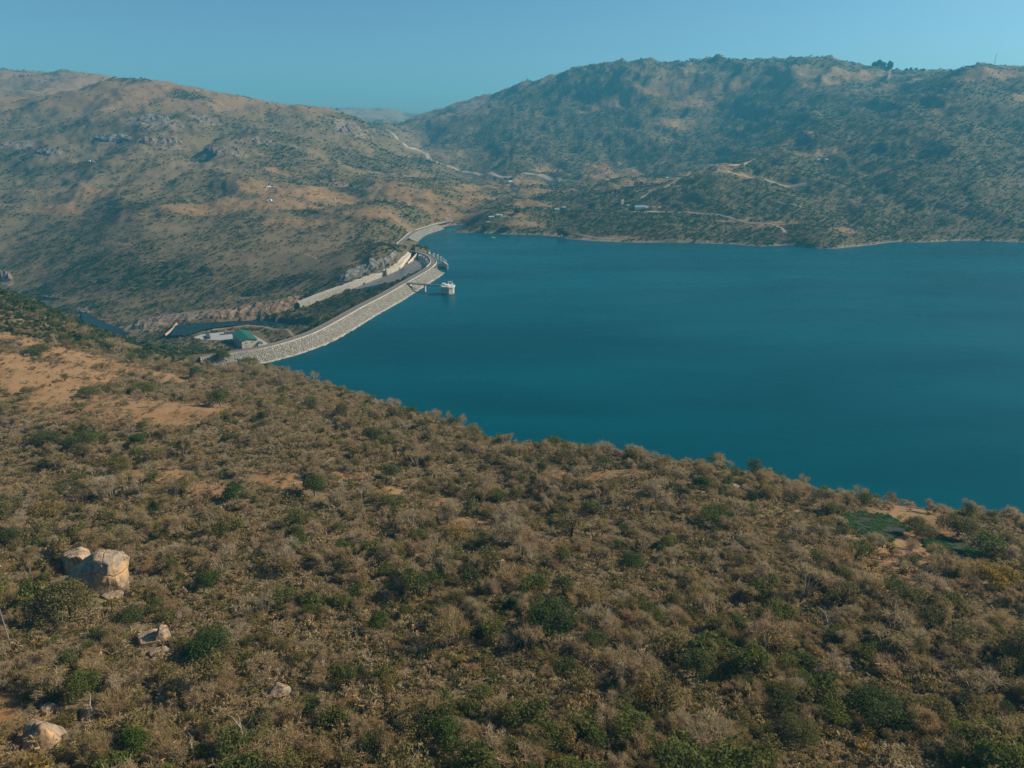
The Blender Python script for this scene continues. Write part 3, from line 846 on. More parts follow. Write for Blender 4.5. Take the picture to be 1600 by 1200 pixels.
# ------------------------------------------------------------------ powerhouse and yard
m_green = simple("green_sheet_roof", (.020, .120, .078), .55, .12, .6)
m_plaster = simple("pinkish_plaster", (.50, .39, .31), .85, .1, .5)
m_glass, t, b = new_mat("window_glass"); b.inputs['Base Color'].default_value = (.02, .025, .03, 1); b.inputs['Roughness'].default_value = .12; b.inputs['Specular IOR Level'].default_value = .6
f0 = np.array(PZ(389.5, 532, -46)[:2]); f1 = np.array(PZ(374, 518, -46)[:2])
dv = f1 - f0; PL = float(np.linalg.norm(dv)) ; pa = math.atan2(dv[1], dv[0]); PW = 21.0; PH = 10.5
ctr = (f0 + f1) / 2
ph = empty("powerhouse", (ctr[0], ctr[1], YARD_Z), "green roofed powerhouse at the foot of the dam", "building", rz=pa)
hl, hw = PL / 2 - .8, PW / 2 - .8
mb = MB().box((0, 0, PH / 2 - 1), (2 * hl, 2 * hw, PH + 2))
for s_ in (-1, 1):
    n = len(mb.v); mb.v += [(s_ * hl, -hw, PH), (s_ * hl, hw, PH), (s_ * hl, 0, PH + 2.6)]; mb.f.append((n, n + 1, n + 2))
mb.build("wall", m_plaster, ph)
mb = MB(); hl2, hw2 = PL / 2 + .4, PW / 2 + .6
sec = [(-hw2, PH - .15), (0, PH + 2.95), (hw2, PH - .15), (hw2, PH - .55), (0, PH + 2.5), (-hw2, PH - .55)]
mb.grid([[(s_, y_, z_) for y_, z_ in sec] for s_ in (-hl2, hl2)], True)
for s_ in (-hl2, hl2):
    n = len(mb.v); mb.v += [(s_, y_, z_) for y_, z_ in sec]; mb.f += [(n, n + 1, n + 4, n + 5), (n + 1, n + 2, n + 3, n + 4)]
rf = mb.build("roof", m_green, ph)
mb = MB()
for i in range(1, 30):
    x_ = -hl2 + i * 2 * hl2 / 30
    for s_ in (-1, 1):
        mb.bar((x_, s_ * hw2, PH - .1), (x_, .05 * s_, PH + 3.0), .07, k=4)
mb.build("seam", m_green, rf)
for i in range(5):
    f = MB().box((-hl - .06, -hw + 2.4 + i * 3.75, 7.6), (.16, 2.9, 1.7)).build("window", m_white, ph)
    MB().box((-hl - .16, -hw + 2.4 + i * 3.75, 7.6), (.1, 2.4 if i % 2 else .8, 1.3)).build("pane", m_glass, f)
for s_ in (-1, 1):
    for i in range(9):
        f = MB().box((-hl + 3.6 + i * 5.1, s_ * (hw + .06), 7.4), (3.2, .16, 1.8)).build("window", m_white, ph)
        MB().box((-hl + 3.6 + i * 5.1, s_ * (hw + .16), 7.4), (2.7, .1, 1.4)).build("pane", m_glass, f)
f = MB().box((-hl - .1, 3.2, 2.4), (.25, 4.6, 5)).build("door", m_steel, ph)
mb = MB().box((-hl + 2.0, -hw - 3.4, 2.2), (9, 6, 5.4))
mb.build("annex", m_plaster, ph)
MB().box((-hl + 2.0, -hw - 3.5, 5.3), (10, 7, .35), 0, Matrix.Rotation(R(10), 4, 'X')).build("annex_roof", m_green, ph)

yard = [PZ(u, v, YARD_Z)[:2] for u, v in [(302, 527), (318, 521.8), (350, 518.6), (372, 517), (390, 520), (418, 536), (420, 545), (372, 544), (366, 532), (327, 531), (312, 530.3)]]
mb = MB().prism(yard, YARD_Z - 1.2, YARD_Z + .05)
o = mb.build("yard", simple("yard_slab", (.33, .32, .30), .85, .12, .1)); tag(o, kind='structure')

def thing(mb, name, mat, loc, label, cat, group=None, rz=0, smooth=False):
    o = mb.build(name, mat, None, smooth); o.location = loc; o.rotation_euler.z = rz
    return tag(o, label, cat, group)

x, y, _ = PZ(325.5, 527, YARD_Z)
o = thing(MB().box((0, 0, 1.3), (18, 4, 2.6)).box((0, 0, 2.75), (18.4, 4.4, .3)).box((-9.1, 0, 1.2), (.2, 2.4, 2.2)).box((6, 2.1, 1.6), (1.6, .2, 1)), "container", simple("dark_paint", (.06, .07, .09), .6, .1, 1), (x, y, YARD_Z + .05), "long dark container standing on the pale yard slab", "container", rz=R(118))
x, y, _ = PZ(353.5, 522, YARD_Z)
tr = empty("transformer", (x, y, YARD_Z + .05), "dark transformer block beside the green roofed powerhouse", "transformer", rz=R(30))
MB().box((0, 0, 2.2), (4.2, 6, 4.4)).build("tank", m_dark, tr)
mb = MB()
for i in range(6): mb.box((2.6, -2.4 + i * .95, 2.1), (.9, .35, 3.4))
mb.build("radiator", m_steel, tr)
for i in range(3): MB().bar((0, -1.8 + i * 1.8, 4.4), (0, -1.8 + i * 1.8, 6.2), .28, .12).build("bushing", m_plaster, tr)
x, y, _ = PZ(361, 521.5, YARD_Z)
o = thing(MB().box((0, 0, 1.6), (9, 4.5, 3.2)).box((0, 0, 3.4), (9.6, 5.1, .35)).box((0, -2.3, 1.2), (1.2, .15, 2.2)).box((2.8, -2.3, 1.9), (1.4, .15, 1)), "shed", simple("brick_red_wall", (.22, .12, .085), .9, .15, 1), (x, y, YARD_Z + .05), "small reddish shed between the transformer and the powerhouse", "shed", rz=R(25))

lamp_me = None
for u, v, hgt, lab in [(350, 550, 9, "thin lamp post in the shade left of the powerhouse"), (416, 511.5, 9, "thin lamp post on the pool road above the powerhouse roof"),
                  (433.5, 517, 9, "middle lamp post on the pool road below the dam"), (454.5, 519, 9, "lamp post on the pool road nearest the dam crest")]:
    x, y, z = hit(u, v)
    e = empty("lamp_post", (x, y, z), lab, "lamp post", "lamp posts round the powerhouse")
    if lamp_me is None:
        po = MB().bar((0, 0, -.5), (0, 0, 9.2), .16, .09).build("pole", m_steel, e)
        he = MB().bar((0, 0, 9.1), (1.7, 0, 9.4), .07).box((1.9, 0, 9.4), (.9, .35, .18)).build("lamp_head", m_white, e)
        lamp_me = (po, he)
    else:
        for q in lamp_me:
            c = q.copy(); c.parent = e; COL.objects.link(c)

# ------------------------------------------------------------------ roads and tracks
m_dirt = simple("dirt_track", (.30, .215, .135), .95, .15, .2)
m_tar = simple("tarred_road", (.16, .135, .115), .9, .1, .2)
def track(name, px, width, mat=m_dirt, lift=.9, step=9):
    pts = np.array([hit(u, v)[:2] for u, v in px])
    ln = smooth_line(pts, step)
    cols = [offset_line(ln, o_) for o_ in np.linspace(-width / 2, width / 2, 5)]
    rows = [[(c[i][0], c[i][1], float(ground(c[i][0], c[i][1])) + lift - (.6 if k in (0, 4) else 0)) for k, c in enumerate(cols)] for i in range(len(ln))]
    tag(MB().grid(rows).build(name, mat, smooth=True), kind='structure')
    return ln
T = []
T.append(track("valley_road", [(606, 204), (618, 213), (632, 225), (650, 233), (664, 240), (672, 250), (690, 257), (712, 264), (735, 270), (750, 274), (790, 277), (850, 276), (905, 277)], 17, simple("pale_road", (.31, .25, .19), .9, .1, .1)))
T.append(track("dirt_road", [(990, 331), (1030, 332), (1080, 333), (1125, 337), (1165, 348), (1195, 349), (1220, 357), (1226, 364)], 7))
T.append(track("dirt_road", [(1000, 310), (1040, 292), (1080, 277), (1100, 266), (1113, 257), (1120, 262), (1128, 267), (1148, 271), (1170, 278), (1200, 283), (1260, 288)], 9))
T.append(track("dirt_road", [(816, 344), (830, 350), (850, 356)], 5))
T.append(track("dirt_road", [(900, 366), (925, 371), (960, 374)], 5))
T.append(track("dirt_road", [(1115, 265), (1150, 258), (1185, 244), (1210, 236)], 8))
T.append(track("pool_road", [(312, 523), (340, 514.5), (372, 510.5), (395, 509.5), (412, 511.5), (430, 516), (452, 520), (474, 524.5)], 6, simple("pool_road_gravel", (.23, .16, .10), .95, .12, .3)))
T.append(track("dirt_road", [(0, 207), (40, 202), (90, 192), (140, 178), (180, 170)], 6))
T.append(track("dirt_road", [(1215, 316), (1240, 320), (1275, 330)], 6))

# ------------------------------------------------------------------ weir and waterfall below the pool
w0 = PZ(258, 525, -64); w1 = PZ(276, 505, -62)
lnw = smooth_line([(w0[0], w0[1], -60.9), ((w0[0] + w1[0]) / 2 + 2, (w0[1] + w1[1]) / 2, -60.6), (w1[0], w1[1], -60.5)], 3)
o = MB().grid(strip([tuple(p) for p in lnw], [(-1.2, -3), (-.5, -.25), (.5, -.25), (1.2, -4)])).build("weir", simple("weir_stone", (.36, .25, .17), .9, .2, .4))
tag(o, "low tan weir closing the downstream end of the stilling pool", "weir")
m_fall, t, b = new_mat("falling_water"); b.inputs['Base Color'].default_value = (.22, .33, .34, 1); b.inputs['Roughness'].default_value = .35
fx, fy, fz = hit(364, 488)
gx0, gy0, _ = PZ(363, 500.5, POOL_Z)
rows = []
rr = np.random.default_rng(3)
for s_ in np.linspace(0, 1, 14):
    rows.append([(fx + (gx0 - fx) * s_ + w_ * (1 + .5 * s_), fy + (gy0 - fy) * s_ - 1.5 - 3 * math.sin(s_ * math.pi), fz + .5 + (POOL_Z - fz) * s_ ** 1.5 + rr.normal() * .4 + 1.2) for w_ in np.linspace(-2.2, 2.2, 9)])
o = MB().grid(rows).build("waterfall", m_fall); tag(o, kind='structure')

# ------------------------------------------------------------------ plants: shapes
def quads_to_mesh(name, C, U, Vv, tone, mat, extra=None):
    """flat four-sided leaves or twigs: centre, half-length and half-width vectors"""
    n = len(C)
    v = np.stack([C - U - Vv, C + U - Vv * .55, C + U + Vv * .55, C - U + Vv], 1).reshape(-1, 3)
    f = np.arange(n * 4).reshape(-1, 4)
    if extra is not None and len(extra[0]):
        ev, ef = extra
        v = np.concatenate([v, ev]); f = np.concatenate([f, ef + n * 4]); tone = np.concatenate([tone, np.full(len(ef), -1.0)])
    return mesh_np(name, v, f, mat, link=False, fattr={'tone': tone})

def tubes(segs, k=4):
    vs, fs = [], []
    for a, b_, r0, r1 in segs:
        a = np.array(a, float); b_ = np.array(b_, float); d = b_ - a; d /= np.linalg.norm(d) + 1e-9
        p = np.cross(d, (0.3, .9, .2)); p /= np.linalg.norm(p); q = np.cross(d, p); n = len(vs)
        for c, r in ((a, r0), (b_, r1)):
            for i in range(k):
                w = 2 * math.pi * i / k; vs.append(c + r * (p * math.cos(w) + q * math.sin(w)))
        for i in range(k):
            j = (i + 1) % k; fs.append((n + i, n + j, n + k + j, n + k + i))
    return np.array(vs).reshape(-1, 3), np.array(fs, int).reshape(-1, 4)

def unit(a): return a / (np.linalg.norm(a, axis=-1, keepdims=True) + 1e-9)

def lobes_of(r, n, h, flat=.6, base=.35, wide=1.0):
    """lobe centres and radii of a crown about 1 wide (radius) standing h high"""
    a = r.uniform(0, 2 * math.pi, n); q = np.sqrt(r.uniform(0.02, 1, n)) * .68 * wide
    z = base * h + (h - base * h) * np.clip(1 - (q / wide) ** 2 * flat - r.uniform(0, .45, n), .08, .8)
    return np.stack([np.cos(a) * q, np.sin(a) * q, z], 1), r.uniform(.24, .46, n) * wide

def bare_shape(seed, n=560, h=1.1, mat=None, nl=11, width=.0062, stem=1.0):
    """leafless shrub: sprays of fine twigs fanning up and out from a few stems"""
    r = np.random.default_rng(seed)
    L, rad = lobes_of(r, nl, h, .55, .3)
    k = r.integers(0, nl, n)
    d = unit(r.normal(size=(n, 3)) * (1, 1, .8) + unit(L[k] + (0, 0, .15)) * .9 + (0, 0, .25))
    s = r.uniform(.15, 1.0, n)[:, None] * rad[k][:, None]
    C = L[k] + d * s + r.normal(size=(n, 3)) * .03
    C[:, 2] = np.maximum(C[:, 2], .04)
    dd = unit(d + r.normal(size=(n, 3)) * .45)
    U = dd * (r.uniform(.06, .17, n))[:, None]
    Vv = unit(np.cross(dd, r.normal(size=(n, 3)))) * (width * r.uniform(.6, 1.7, n))[:, None]
    seg = []
    for c in L:
        m_ = c * .5 + r.normal(size=3) * .05
        seg += [((0, 0, -.15), m_, .03 * stem, .02 * stem), (m_, c + (0, 0, .1), .02 * stem, .006 * stem)]
        if stem > 1:
            for q_ in range(3): seg.append((c, c + unit(r.normal(size=3) + (0, 0, .6)) * .3, .011, .004))
    return quads_to_mesh("twigs", C, U, Vv, r.uniform(0, 1, n), mat, tubes(seg, 3))

def leafy_shape(seed, n=620, h=1.15, mat=None, nl=10, leaf=.05, flat=.6, base=.3, trunk=True, wide=1.0, drop=.25):
    """leafy crown of many small leaf sprays gathered in uneven clumps"""
    r = np.random.default_rng(seed)
    L, rad = lobes_of(r, nl, h, flat, base, wide)
    k = r.choice(nl, n, p=rad ** 2 / np.sum(rad ** 2))
    d = unit(r.normal(size=(n, 3)) + (0, 0, .35))
    s = (1 - drop * r.uniform(0, 1, n) ** 1.5) * rad[k] * r.uniform(.75, 1.12, n)
    C = L[k] + d * s[:, None] * (1, 1, .85)
    C[:, 2] = np.maximum(C[:, 2], .05)
    nrm = unit(d + r.normal(size=(n, 3)) * .8)
    U = unit(np.cross(nrm, r.normal(size=(n, 3)))); Vv = np.cross(nrm, U)
    sz = leaf * r.uniform(.55, 1.5, n)[:, None]
    seg = []
    for c in L[:7]:
        m_ = c * .55 * (.6, .6, 1) + r.normal(size=3) * .04
        seg += [((0, 0, -.15), m_, .045, .03), (m_, c, .03, .01)]
    tone = np.clip(.5 + .35 * (k / nl - .5) + r.normal(size=n) * .22, 0, 1)
    return quads_to_mesh("leaves", C, U * sz, Vv * sz * .75, tone, mat, tubes(seg, 3) if trunk else None)

# leaf and twig materials: hue shifts from plant to plant and from leaf to leaf
def plant_mat(name, stops, bark=(.12, .09, .065), trans=0.0):
    m, t, b = new_mat(name)
    oi = N_(t, 'ObjectInfo'); ra = N_(t, 'ValToRGB')
    cr_ = ra.color_ramp; cr_.interpolation = 'LINEAR'
    while len(cr_.elements) < len(stops): cr_.elements.new(.5)
    for e, (p, c) in zip(cr_.elements, stops): e.position = p; e.color = (*c, 1)
    t.links.new(oi.outputs['Random'], ra.inputs[0])
    tone = attr(t, 'tone')
    c = mixc(t, 1.0, ra.outputs[0], mixc(t, tone, (.62, .64, .66), (1.35, 1.3, 1.18)), 'MULTIPLY')
    c = mixc(t, mth(t, 'LESS_THAN', tone, -.5), c, bark)
    t.links.new(c, b.inputs['Base Color'])
    b.inputs['Specular IOR Level'].default_value = .12
    b.inputs['Roughness'].default_value = .8
    tr_ = N_(t, 'BsdfTranslucent'); t.links.new(c, tr_.inputs[0]); ms_ = N_(t, 'MixShader'); ms_.inputs[0].default_value = .42
    out_ = [n for n in t.nodes if n.type == 'OUTPUT_MATERIAL'][0]
    t.links.new(b.outputs[0], ms_.inputs[1]); t.links.new(tr_.outputs[0], ms_.inputs[2]); t.links.new(ms_.outputs[0], out_.inputs[0])
    return m
m_bare = plant_mat("bare_twigs", [(0, (0.317, 0.230, 0.124)), (.25, (0.415, 0.314, 0.196)), (.45, (0.374, 0.259, 0.128)), (.62, (0.333, 0.248, 0.108)), (.8, (0.428, 0.342, 0.233)), (1, (0.359, 0.225, 0.116))], (0.359, 0.286, 0.217))
m_olive = plant_mat("olive_leaves", [(0, (0.165, 0.142, 0.049)), (.3, (0.218, 0.168, 0.064)), (.55, (0.125, 0.121, 0.042)), (.75, (0.251, 0.183, 0.076)), (.93, (0.165, 0.146, 0.049)), (1, (0.317, 0.197, 0.048))])
m_green = plant_mat("green_leaves", [(0, (0.096, 0.113, 0.030)), (.3, (0.136, 0.151, 0.036)), (.55, (0.083, 0.098, 0.033)), (.8, (0.168, 0.172, 0.039)), (1, (0.109, 0.123, 0.030))])
m_lush = plant_mat("deep_green_leaves", [(0, (0.061, 0.089, 0.025)), (.5, (0.075, 0.106, 0.028)), (1, (0.052, 0.077, 0.028))])
m_far = plant_mat("distant_leaves", [(0, (0.067, 0.084, 0.030)), (.3, (0.101, 0.108, 0.039)), (.5, (0.142, 0.128, 0.054)), (.68, (0.192, 0.156, 0.076)), (.85, (0.086, 0.097, 0.037)), (1, (0.223, 0.185, 0.097))])
m_farg = plant_mat("distant_dark_leaves", [(0, (0.037, 0.077, 0.025)), (.5, (0.054, 0.099, 0.031)), (1, (0.044, 0.083, 0.027))])

m_crops = plant_mat("crop_leaves", [(0, (0.066, 0.154, 0.047)), (1, (0.094, 0.180, 0.050))])
protos = {}
def proto(kind, me):
    o = bpy.data.objects.new(me.name, me); protos.setdefault(kind, []).append(o)
for i in range(6): proto('bare', bare_shape(100 + i, 1300, (.95, 1.1, 1.2, 1.0, 1.3, .9)[i], m_bare, (9, 12, 14, 8, 12, 16)[i]))
for i in range(3): proto('bare', bare_shape(120 + i, 620, (1.5, 1.25, 1.7)[i], m_bare, (8, 10, 7)[i], .0075, 1.7))
for i in range(4): proto('olive', leafy_shape(200 + i, 900, (1.0, 1.2, 1.35, .9)[i], m_olive, (9, 12, 10, 14)[i], .034))
for i in range(4): proto('green', leafy_shape(300 + i, 1150, (1.1, 1.3, 1.5, 1.0)[i], m_green, (10, 13, 11, 14)[i], .037))
for i in range(2): proto('low', bare_shape(400 + i, 130, .7, m_bare, 6, .028))
for i in range(2): proto('tuft', leafy_shape(420 + i, 110, .75, m_olive, 5, .085, trunk=False))
for i in range(2): proto('crop', leafy_shape(440 + i, 90, .7, m_crops, 5, .11, trunk=False))
for i in range(4): proto('far', leafy_shape(500 + i, 46, (1.0, 1.2, .9, 1.1)[i], m_far, (5, 6, 7, 5)[i], .17, trunk=False, base=.25))
for i in range(3): proto('fargreen', leafy_shape(520 + i, 56, (1.2, 1.4, 1.1)[i], m_farg, (5, 6, 7)[i], .17, trunk=False, base=.25))

# ------------------------------------------------------------------ plants: where they stand
FORECOURT = [hit(u, v)[:2] for u, v in [(362, 532), (372, 550), (400, 556), (430, 548), (426, 535), (400, 525)]]
PLOT_A = [hit(u, v)[:2] for u, v in [(1302, 808), (1345, 800), (1392, 806), (1425, 828), (1400, 842), (1378, 856), (1345, 842)]]
PLOT_B = [hit(u, v)[:2] for u, v in [(1438, 846), (1478, 840), (1512, 850), (1535, 868), (1500, 884), (1462, 872)]]
def keep_off(x, y):
    """True where nothing grows: water, dam, roads, yards"""
    z = ground(x, y)
    bad = (z < .8) & (x > -125)
    bad |= (z < .8) & (y > 1100) & (x > -200) | (z < .8) & (y < 700) & (x > -260)
    d, sd, _ = polydist(x, y, CREST[::3] + [CREST[-1]]); bad |= (d < 8) | ((sd < 0) & (d < 45) & (y < 1085) & (y > 610)) | ((sd < 0) & (d < 30) & (z < 6))
    d, sd, _ = polydist(x, y, BRIDGE); bad |= (d < 9) | (sd < 0) & (d < 40) & (y < 1190)
    d, sd, _ = polydist(x, y, SADDLE_ROAD); bad |= (d < 7) | ((sd < 0) & (d < 40) & (y > 1290) & (y < 1500))
    for p in (POOL, RIVER, YARD, FORECOURT, CHUTE_POLY, PLOT_A, PLOT_B): bad |= in_poly(x, y, p)
    d, sd, _ = polydist(x, y, [tuple(p[:2]) for p in CHUTE_L[::3]]); bad |= (d < 6)
    for ln in T:
        d, _, _ = polydist(x, y, [tuple(p) for p in ln[::3]] + [tuple(ln[-1])]); bad |= d < (13 if len(ln) > 60 else 7)
    return bad

S = {'x': [], 'y': [], 'z': [], 'kind': [], 'size': [], 'hz': []}
def put(x, y, kind, size, hz=1.0, sink=.05):
    S['x'].append(x); S['y'].append(y); S['z'].append(ground(x, y) - sink * size)
    S['kind'].append(np.full(len(x), kind, dtype='<U8')); S['size'].append(size); S['hz'].append(np.broadcast_to(hz, np.shape(x)).astype(float))

def scatter(n, rmin, rmax, a0, a1, seed, power=2.0):
    r_ = np.random.default_rng(seed)
    a = r_.uniform(R(a0), R(a1), n)
    u = r_.uniform(0, 1, n)
    r = (rmin ** power + u * (rmax ** power - rmin ** power)) ** (1 / power) if power else np.exp(math.log(rmin) + u * math.log(rmax / rmin))
    return np.sin(a) * r, np.cos(a) * r, r_

# near hillside
x, y, r_ = scatter(25000, 70, 700, -50, 50, 1, 1.2)
c, w, k = fields(x, y)
gm = fbm(x / 45, y / 45, 3, 91); gl = fbm(x / 110, y / 110, 3, 95)
low = sstep(215, 130, np.hypot(x, y))                     # the lower slope by the camera is greener
ok = (r_.uniform(size=len(x)) < np.clip(w * 1.3 * (.80 + 2.2 * fbm(x / 28, y / 28, 3, 97)), 0, 1)) & ~keep_off(x, y)
x, y, gm, gl, low, w = x[ok], y[ok], gm[ok], gl[ok], low[ok], w[ok]
pg = np.clip(.07 + .34 * np.maximum(0, gm + .06) + .20 * low * (gl > -.12), 0, .8)
po = np.clip(.17 + .55 * gl + .22 * low, .04, .6)
t_ = r_.uniform(size=len(x))
kind = np.where(t_ < pg, 'green', np.where(t_ < pg + (1 - pg) * po, 'olive', 'bare'))
size = np.exp(r_.normal(.80, .42, len(x)) + .5 * gl)
size = np.clip(np.where(kind == 'green', size * 1.12, size), .9, 6.5)
near_x, near_y, near_kind, near_size = x, y, kind, size
near_z = ground(x, y) - .05 * size
near_hz = r_.uniform(.7, 1.3, len(x))
near_rot = r_.uniform(0, 6.28, len(x))
# low cover between the shrubs
x, y, r_ = scatter(120000, 70, 640, -50, 50, 2, 1.2)
c, w, k = fields(x, y)
ok = (r_.uniform(size=len(x)) < np.clip(.30 + w, 0, 1) * (1 - .72 * c)) & ~keep_off(x, y)
x, y = x[ok], y[ok]
t_ = r_.uniform(size=len(x))
for nm, m in (('low', t_ < .6), ('tuft', t_ >= .6)):
    put(x[m], y[m], nm, np.exp(r_.normal(.25, .38, m.sum())))
# valley, dam slope and the hills beyond
x, y, r_ = scatter(300000, 640, 5200, -47, 47, 3, 0)
c, w, k = fields(x, y)
rr_ = np.hypot(x, y)
f2 = fbm(x / 120, y / 120, 3, 44)
ok = (r_.uniform(size=len(x)) < np.clip(w * 1.1 + .03, 0, 1)) & ~keep_off(x, y)
x, y, w, rr_, f2 = x[ok], y[ok], w[ok], rr_[ok], f2[ok]
pd = np.clip((w - .55) * 1.5 + .25 + .5 * f2, .05, .92)
kind = np.where(r_.uniform(size=len(x)) < pd, 'fargreen', 'far')
size = np.exp(r_.normal(.62, .36, len(x))) * np.interp(rr_, [650, 1500, 3500, 5200], [.95, 1.0, 1.5, 2.0])
size = np.clip(size * np.where(kind == 'fargreen', 1.15, 1), .8, 11)
for nm in ('far', 'fargreen'):
    m = kind == nm; put(x[m], y[m], nm, size[m], r_.uniform(.7, 1.1, m.sum()), .1)

# ------------------------------------------------------------------ the shrubs that show largest stand as plants of their own
u_, v_, d_ = to_px(near_x, near_y, near_z + near_size * .6)
vis = (u_ > -5) & (u_ < 1605) & (v_ > 480) & (v_ < 1215)
score = near_size / d_ * vis
single = np.zeros(len(near_x), bool)
for kd in ('bare', 'olive', 'green'):
    idx = np.where((near_kind == kd) & vis)[0]
    single[idx[np.argsort(-score[idx])[:295]]] = True
SINGLE = np.where(single)[0]
m = ~single
for kd in ('bare', 'olive', 'green'):
    q = m & (near_kind == kd); put(near_x[q], near_y[q], kd, near_size[q], near_hz[q])

# the rest of the cover: one object, its plants set out by geometry nodes
def scrub_object(name, kinds, label):
    pos, scl, rot, kid = [], [], [], []
    X = {k: np.concatenate(v) for k, v in S.items()}
    r = np.random.default_rng(99); plist = []
    for kd in kinds:
        m = X['kind'] == kd; n = m.sum(); base = len(plist); plist += protos[kd]
        pos.append(np.stack([X['x'][m], X['y'][m], X['z'][m]], 1))
        s_ = X['size'][m]; scl.append(np.stack([s_ * r.uniform(.75, 1.3, n), s_ * r.uniform(.8, 1.2, n), s_ * X['hz'][m]], 1))
        rot.append(np.stack([r.normal(0, .08, n), r.normal(0, .08, n), r.uniform(0, 6.283, n)], 1))
        kid.append(base + r.integers(0, len(protos[kd]), n))
    pos = np.concatenate(pos); scl = np.concatenate(scl); rot = np.concatenate(rot); kid = np.concatenate(kid)
    me = bpy.data.meshes.new(name); me.vertices.add(len(pos)); me.vertices.foreach_set('co', pos.astype(np.float32).ravel())
    for n_, a in (('grow_scale', scl), ('grow_turn', rot)):
        q = me.attributes.new(n_, 'FLOAT_VECTOR', 'POINT'); q.data.foreach_set('vector', a.astype(np.float32).ravel())
    q = me.attributes.new('grow_kind', 'INT', 'POINT'); q.data.foreach_set('value', kid.astype(np.int32))
    o = bpy.data.objects.new(name, me); COL.objects.link(o)
    ng = bpy.data.node_groups.new(name, 'GeometryNodeTree')
    ng.interface.new_socket("Geometry", in_out='INPUT', socket_type='NodeSocketGeometry')
    ng.interface.new_socket("Geometry", in_out='OUTPUT', socket_type='NodeSocketGeometry')
    gi = ng.nodes.new('NodeGroupInput'); go = ng.nodes.new('NodeGroupOutput'); jn = ng.nodes.new('GeometryNodeJoinGeometry')
    def named(n_, ty):
        a = ng.nodes.new('GeometryNodeInputNamedAttribute'); a.data_type = ty; a.inputs[0].default_value = n_
        return [s for s in a.outputs if s.enabled and s.name == 'Attribute'][0]
    ks, ss, rs = named('grow_kind', 'INT'), named('grow_scale', 'FLOAT_VECTOR'), named('grow_turn', 'FLOAT_VECTOR')
    e2r = ng.nodes.new('FunctionNodeEulerToRotation'); ng.links.new(rs, e2r.inputs[0])
    for i, p in enumerate(plist):
        cmp_ = ng.nodes.new('FunctionNodeCompare'); cmp_.data_type = 'INT'; cmp_.operation = 'EQUAL'
        ii = [s for s in cmp_.inputs if s.type == 'INT']
        ng.links.new(ks, ii[0]); ii[1].default_value = i
        oi = ng.nodes.new('GeometryNodeObjectInfo'); oi.inputs['Object'].default_value = p; oi.inputs['As Instance'].default_value = True
        ip = ng.nodes.new('GeometryNodeInstanceOnPoints')
        ng.links.new(gi.outputs[0], ip.inputs['Points']); ng.links.new(cmp_.outputs[0], ip.inputs['Selection'])
        ng.links.new([s for s in oi.outputs if s.name == 'Geometry'][0], ip.inputs['Instance'])
        ng.links.new(e2r.outputs[0], ip.inputs['Rotation']); ng.links.new(ss, ip.inputs['Scale'])
        ng.links.new(ip.outputs[0], jn.inputs[0])
    ng.links.new(jn.outputs[0], go.inputs[0])
    md = o.modifiers.new("growth", 'NODES'); md.node_group = ng
    tag(o, label, None, None, 'stuff')
    print(name, len(pos))
    return o

# ------------------------------------------------------------------ boulders
m_granite, t, b = new_mat("granite")
co = coords(t)
n1_ = noise(t, co, .22, 5, .6); n2_ = noise(t, co, 1.3, 6, .7)
wob = N_(t, 'TexNoise'); wob.inputs['Scale'].default_value = .12; wob.inputs['Detail'].default_value = 2; t.links.new(co, wob.inputs['Vector'])
mp = N_(t, 'Mapping'); mp.inputs['Rotation'].default_value = (.5, .9, .6); t.links.new(mixc(t, .9, co, mixc(t, 1.0, wob.outputs['Color'], (9, 9, 9), 'MULTIPLY'), 'ADD'), mp.inputs[0])
vo_ = N_(t, 'TexVoronoi', feature='DISTANCE_TO_EDGE'); vo_.inputs['Scale'].default_value = .085; t.links.new(mp.outputs[0], vo_.inputs['Vector'])
c = mixc(t, rng_(t, n1_, .38, .62), (.22, .18, .14), (.52, .31, .14))
c = mixc(t, rng_(t, n2_, .45, .7, 0, .7), c, (.36, .29, .21))
c = mixc(t, rng_(t, noise(t, coords(t, (1.6, 1.6, .35)), .5, 5), .5, .66, 0, .75), c, (.10, .088, .078))
c = mixc(t, rng_(t, vo_.outputs['Distance'], .003, .014, .6, 0), c, (.035, .03, .025))
t.links.new(c, b.inputs['Base Color'])
bump(t, b, mth(t, 'ADD', n2_, mth(t, 'MULTIPLY', rng_(t, vo_.outputs['Distance'], 0, .03), .5)), .8, .5)

def boulder(name, loc, dims, label, cat="boulder", seed=0, cuts=(), rz=0, tilt=0, sub=5, lump=.10, group=None, mat=None, power=.72):
    bm = bmesh.new(); bmesh.ops.create_icosphere(bm, subdivisions=sub, radius=1)
    r = random.Random(seed); off = Vector((r.uniform(-50, 50), r.uniform(-50, 50), r.uniform(-50, 50)))
    from mathutils import noise as mn
    cuts = list(cuts) + [(Vector((r.uniform(-1, 1), r.uniform(-1, 1), r.uniform(-.3, 1))).normalized(), r.uniform(.70, .88)) for _ in range(6)]
    for v in bm.verts:
        p = Vector([math.copysign(abs(q) ** power, q) for q in v.co])
        for n_, d_ in cuts:
            n_ = Vector(n_).normalized(); e = p.dot(n_) - d_
            if e > 0: p -= n_ * e * .97
        k = 1 + lump * mn.noise(p * 1.3 + off) + lump * .5 * mn.noise(p * 3.1 + off) + lump * .42 * mn.noise(p * 7 + off) + lump * .3 * mn.noise(p * 17 + off)
        v.co = Vector((p.x * dims[0], p.y * dims[1], p.z * dims[2])) * k
    me = bpy.data.meshes.new(name); bm.to_mesh(me); bm.free()
    me.polygons.foreach_set('use_smooth', np.ones(len(me.polygons), bool))
    me.materials.append(mat or m_granite)
    o = bpy.data.objects.new(name, me); COL.objects.link(o)
    o.location = loc; o.rotation_euler = (0, tilt, rz)
    return tag(o, label, cat, group)

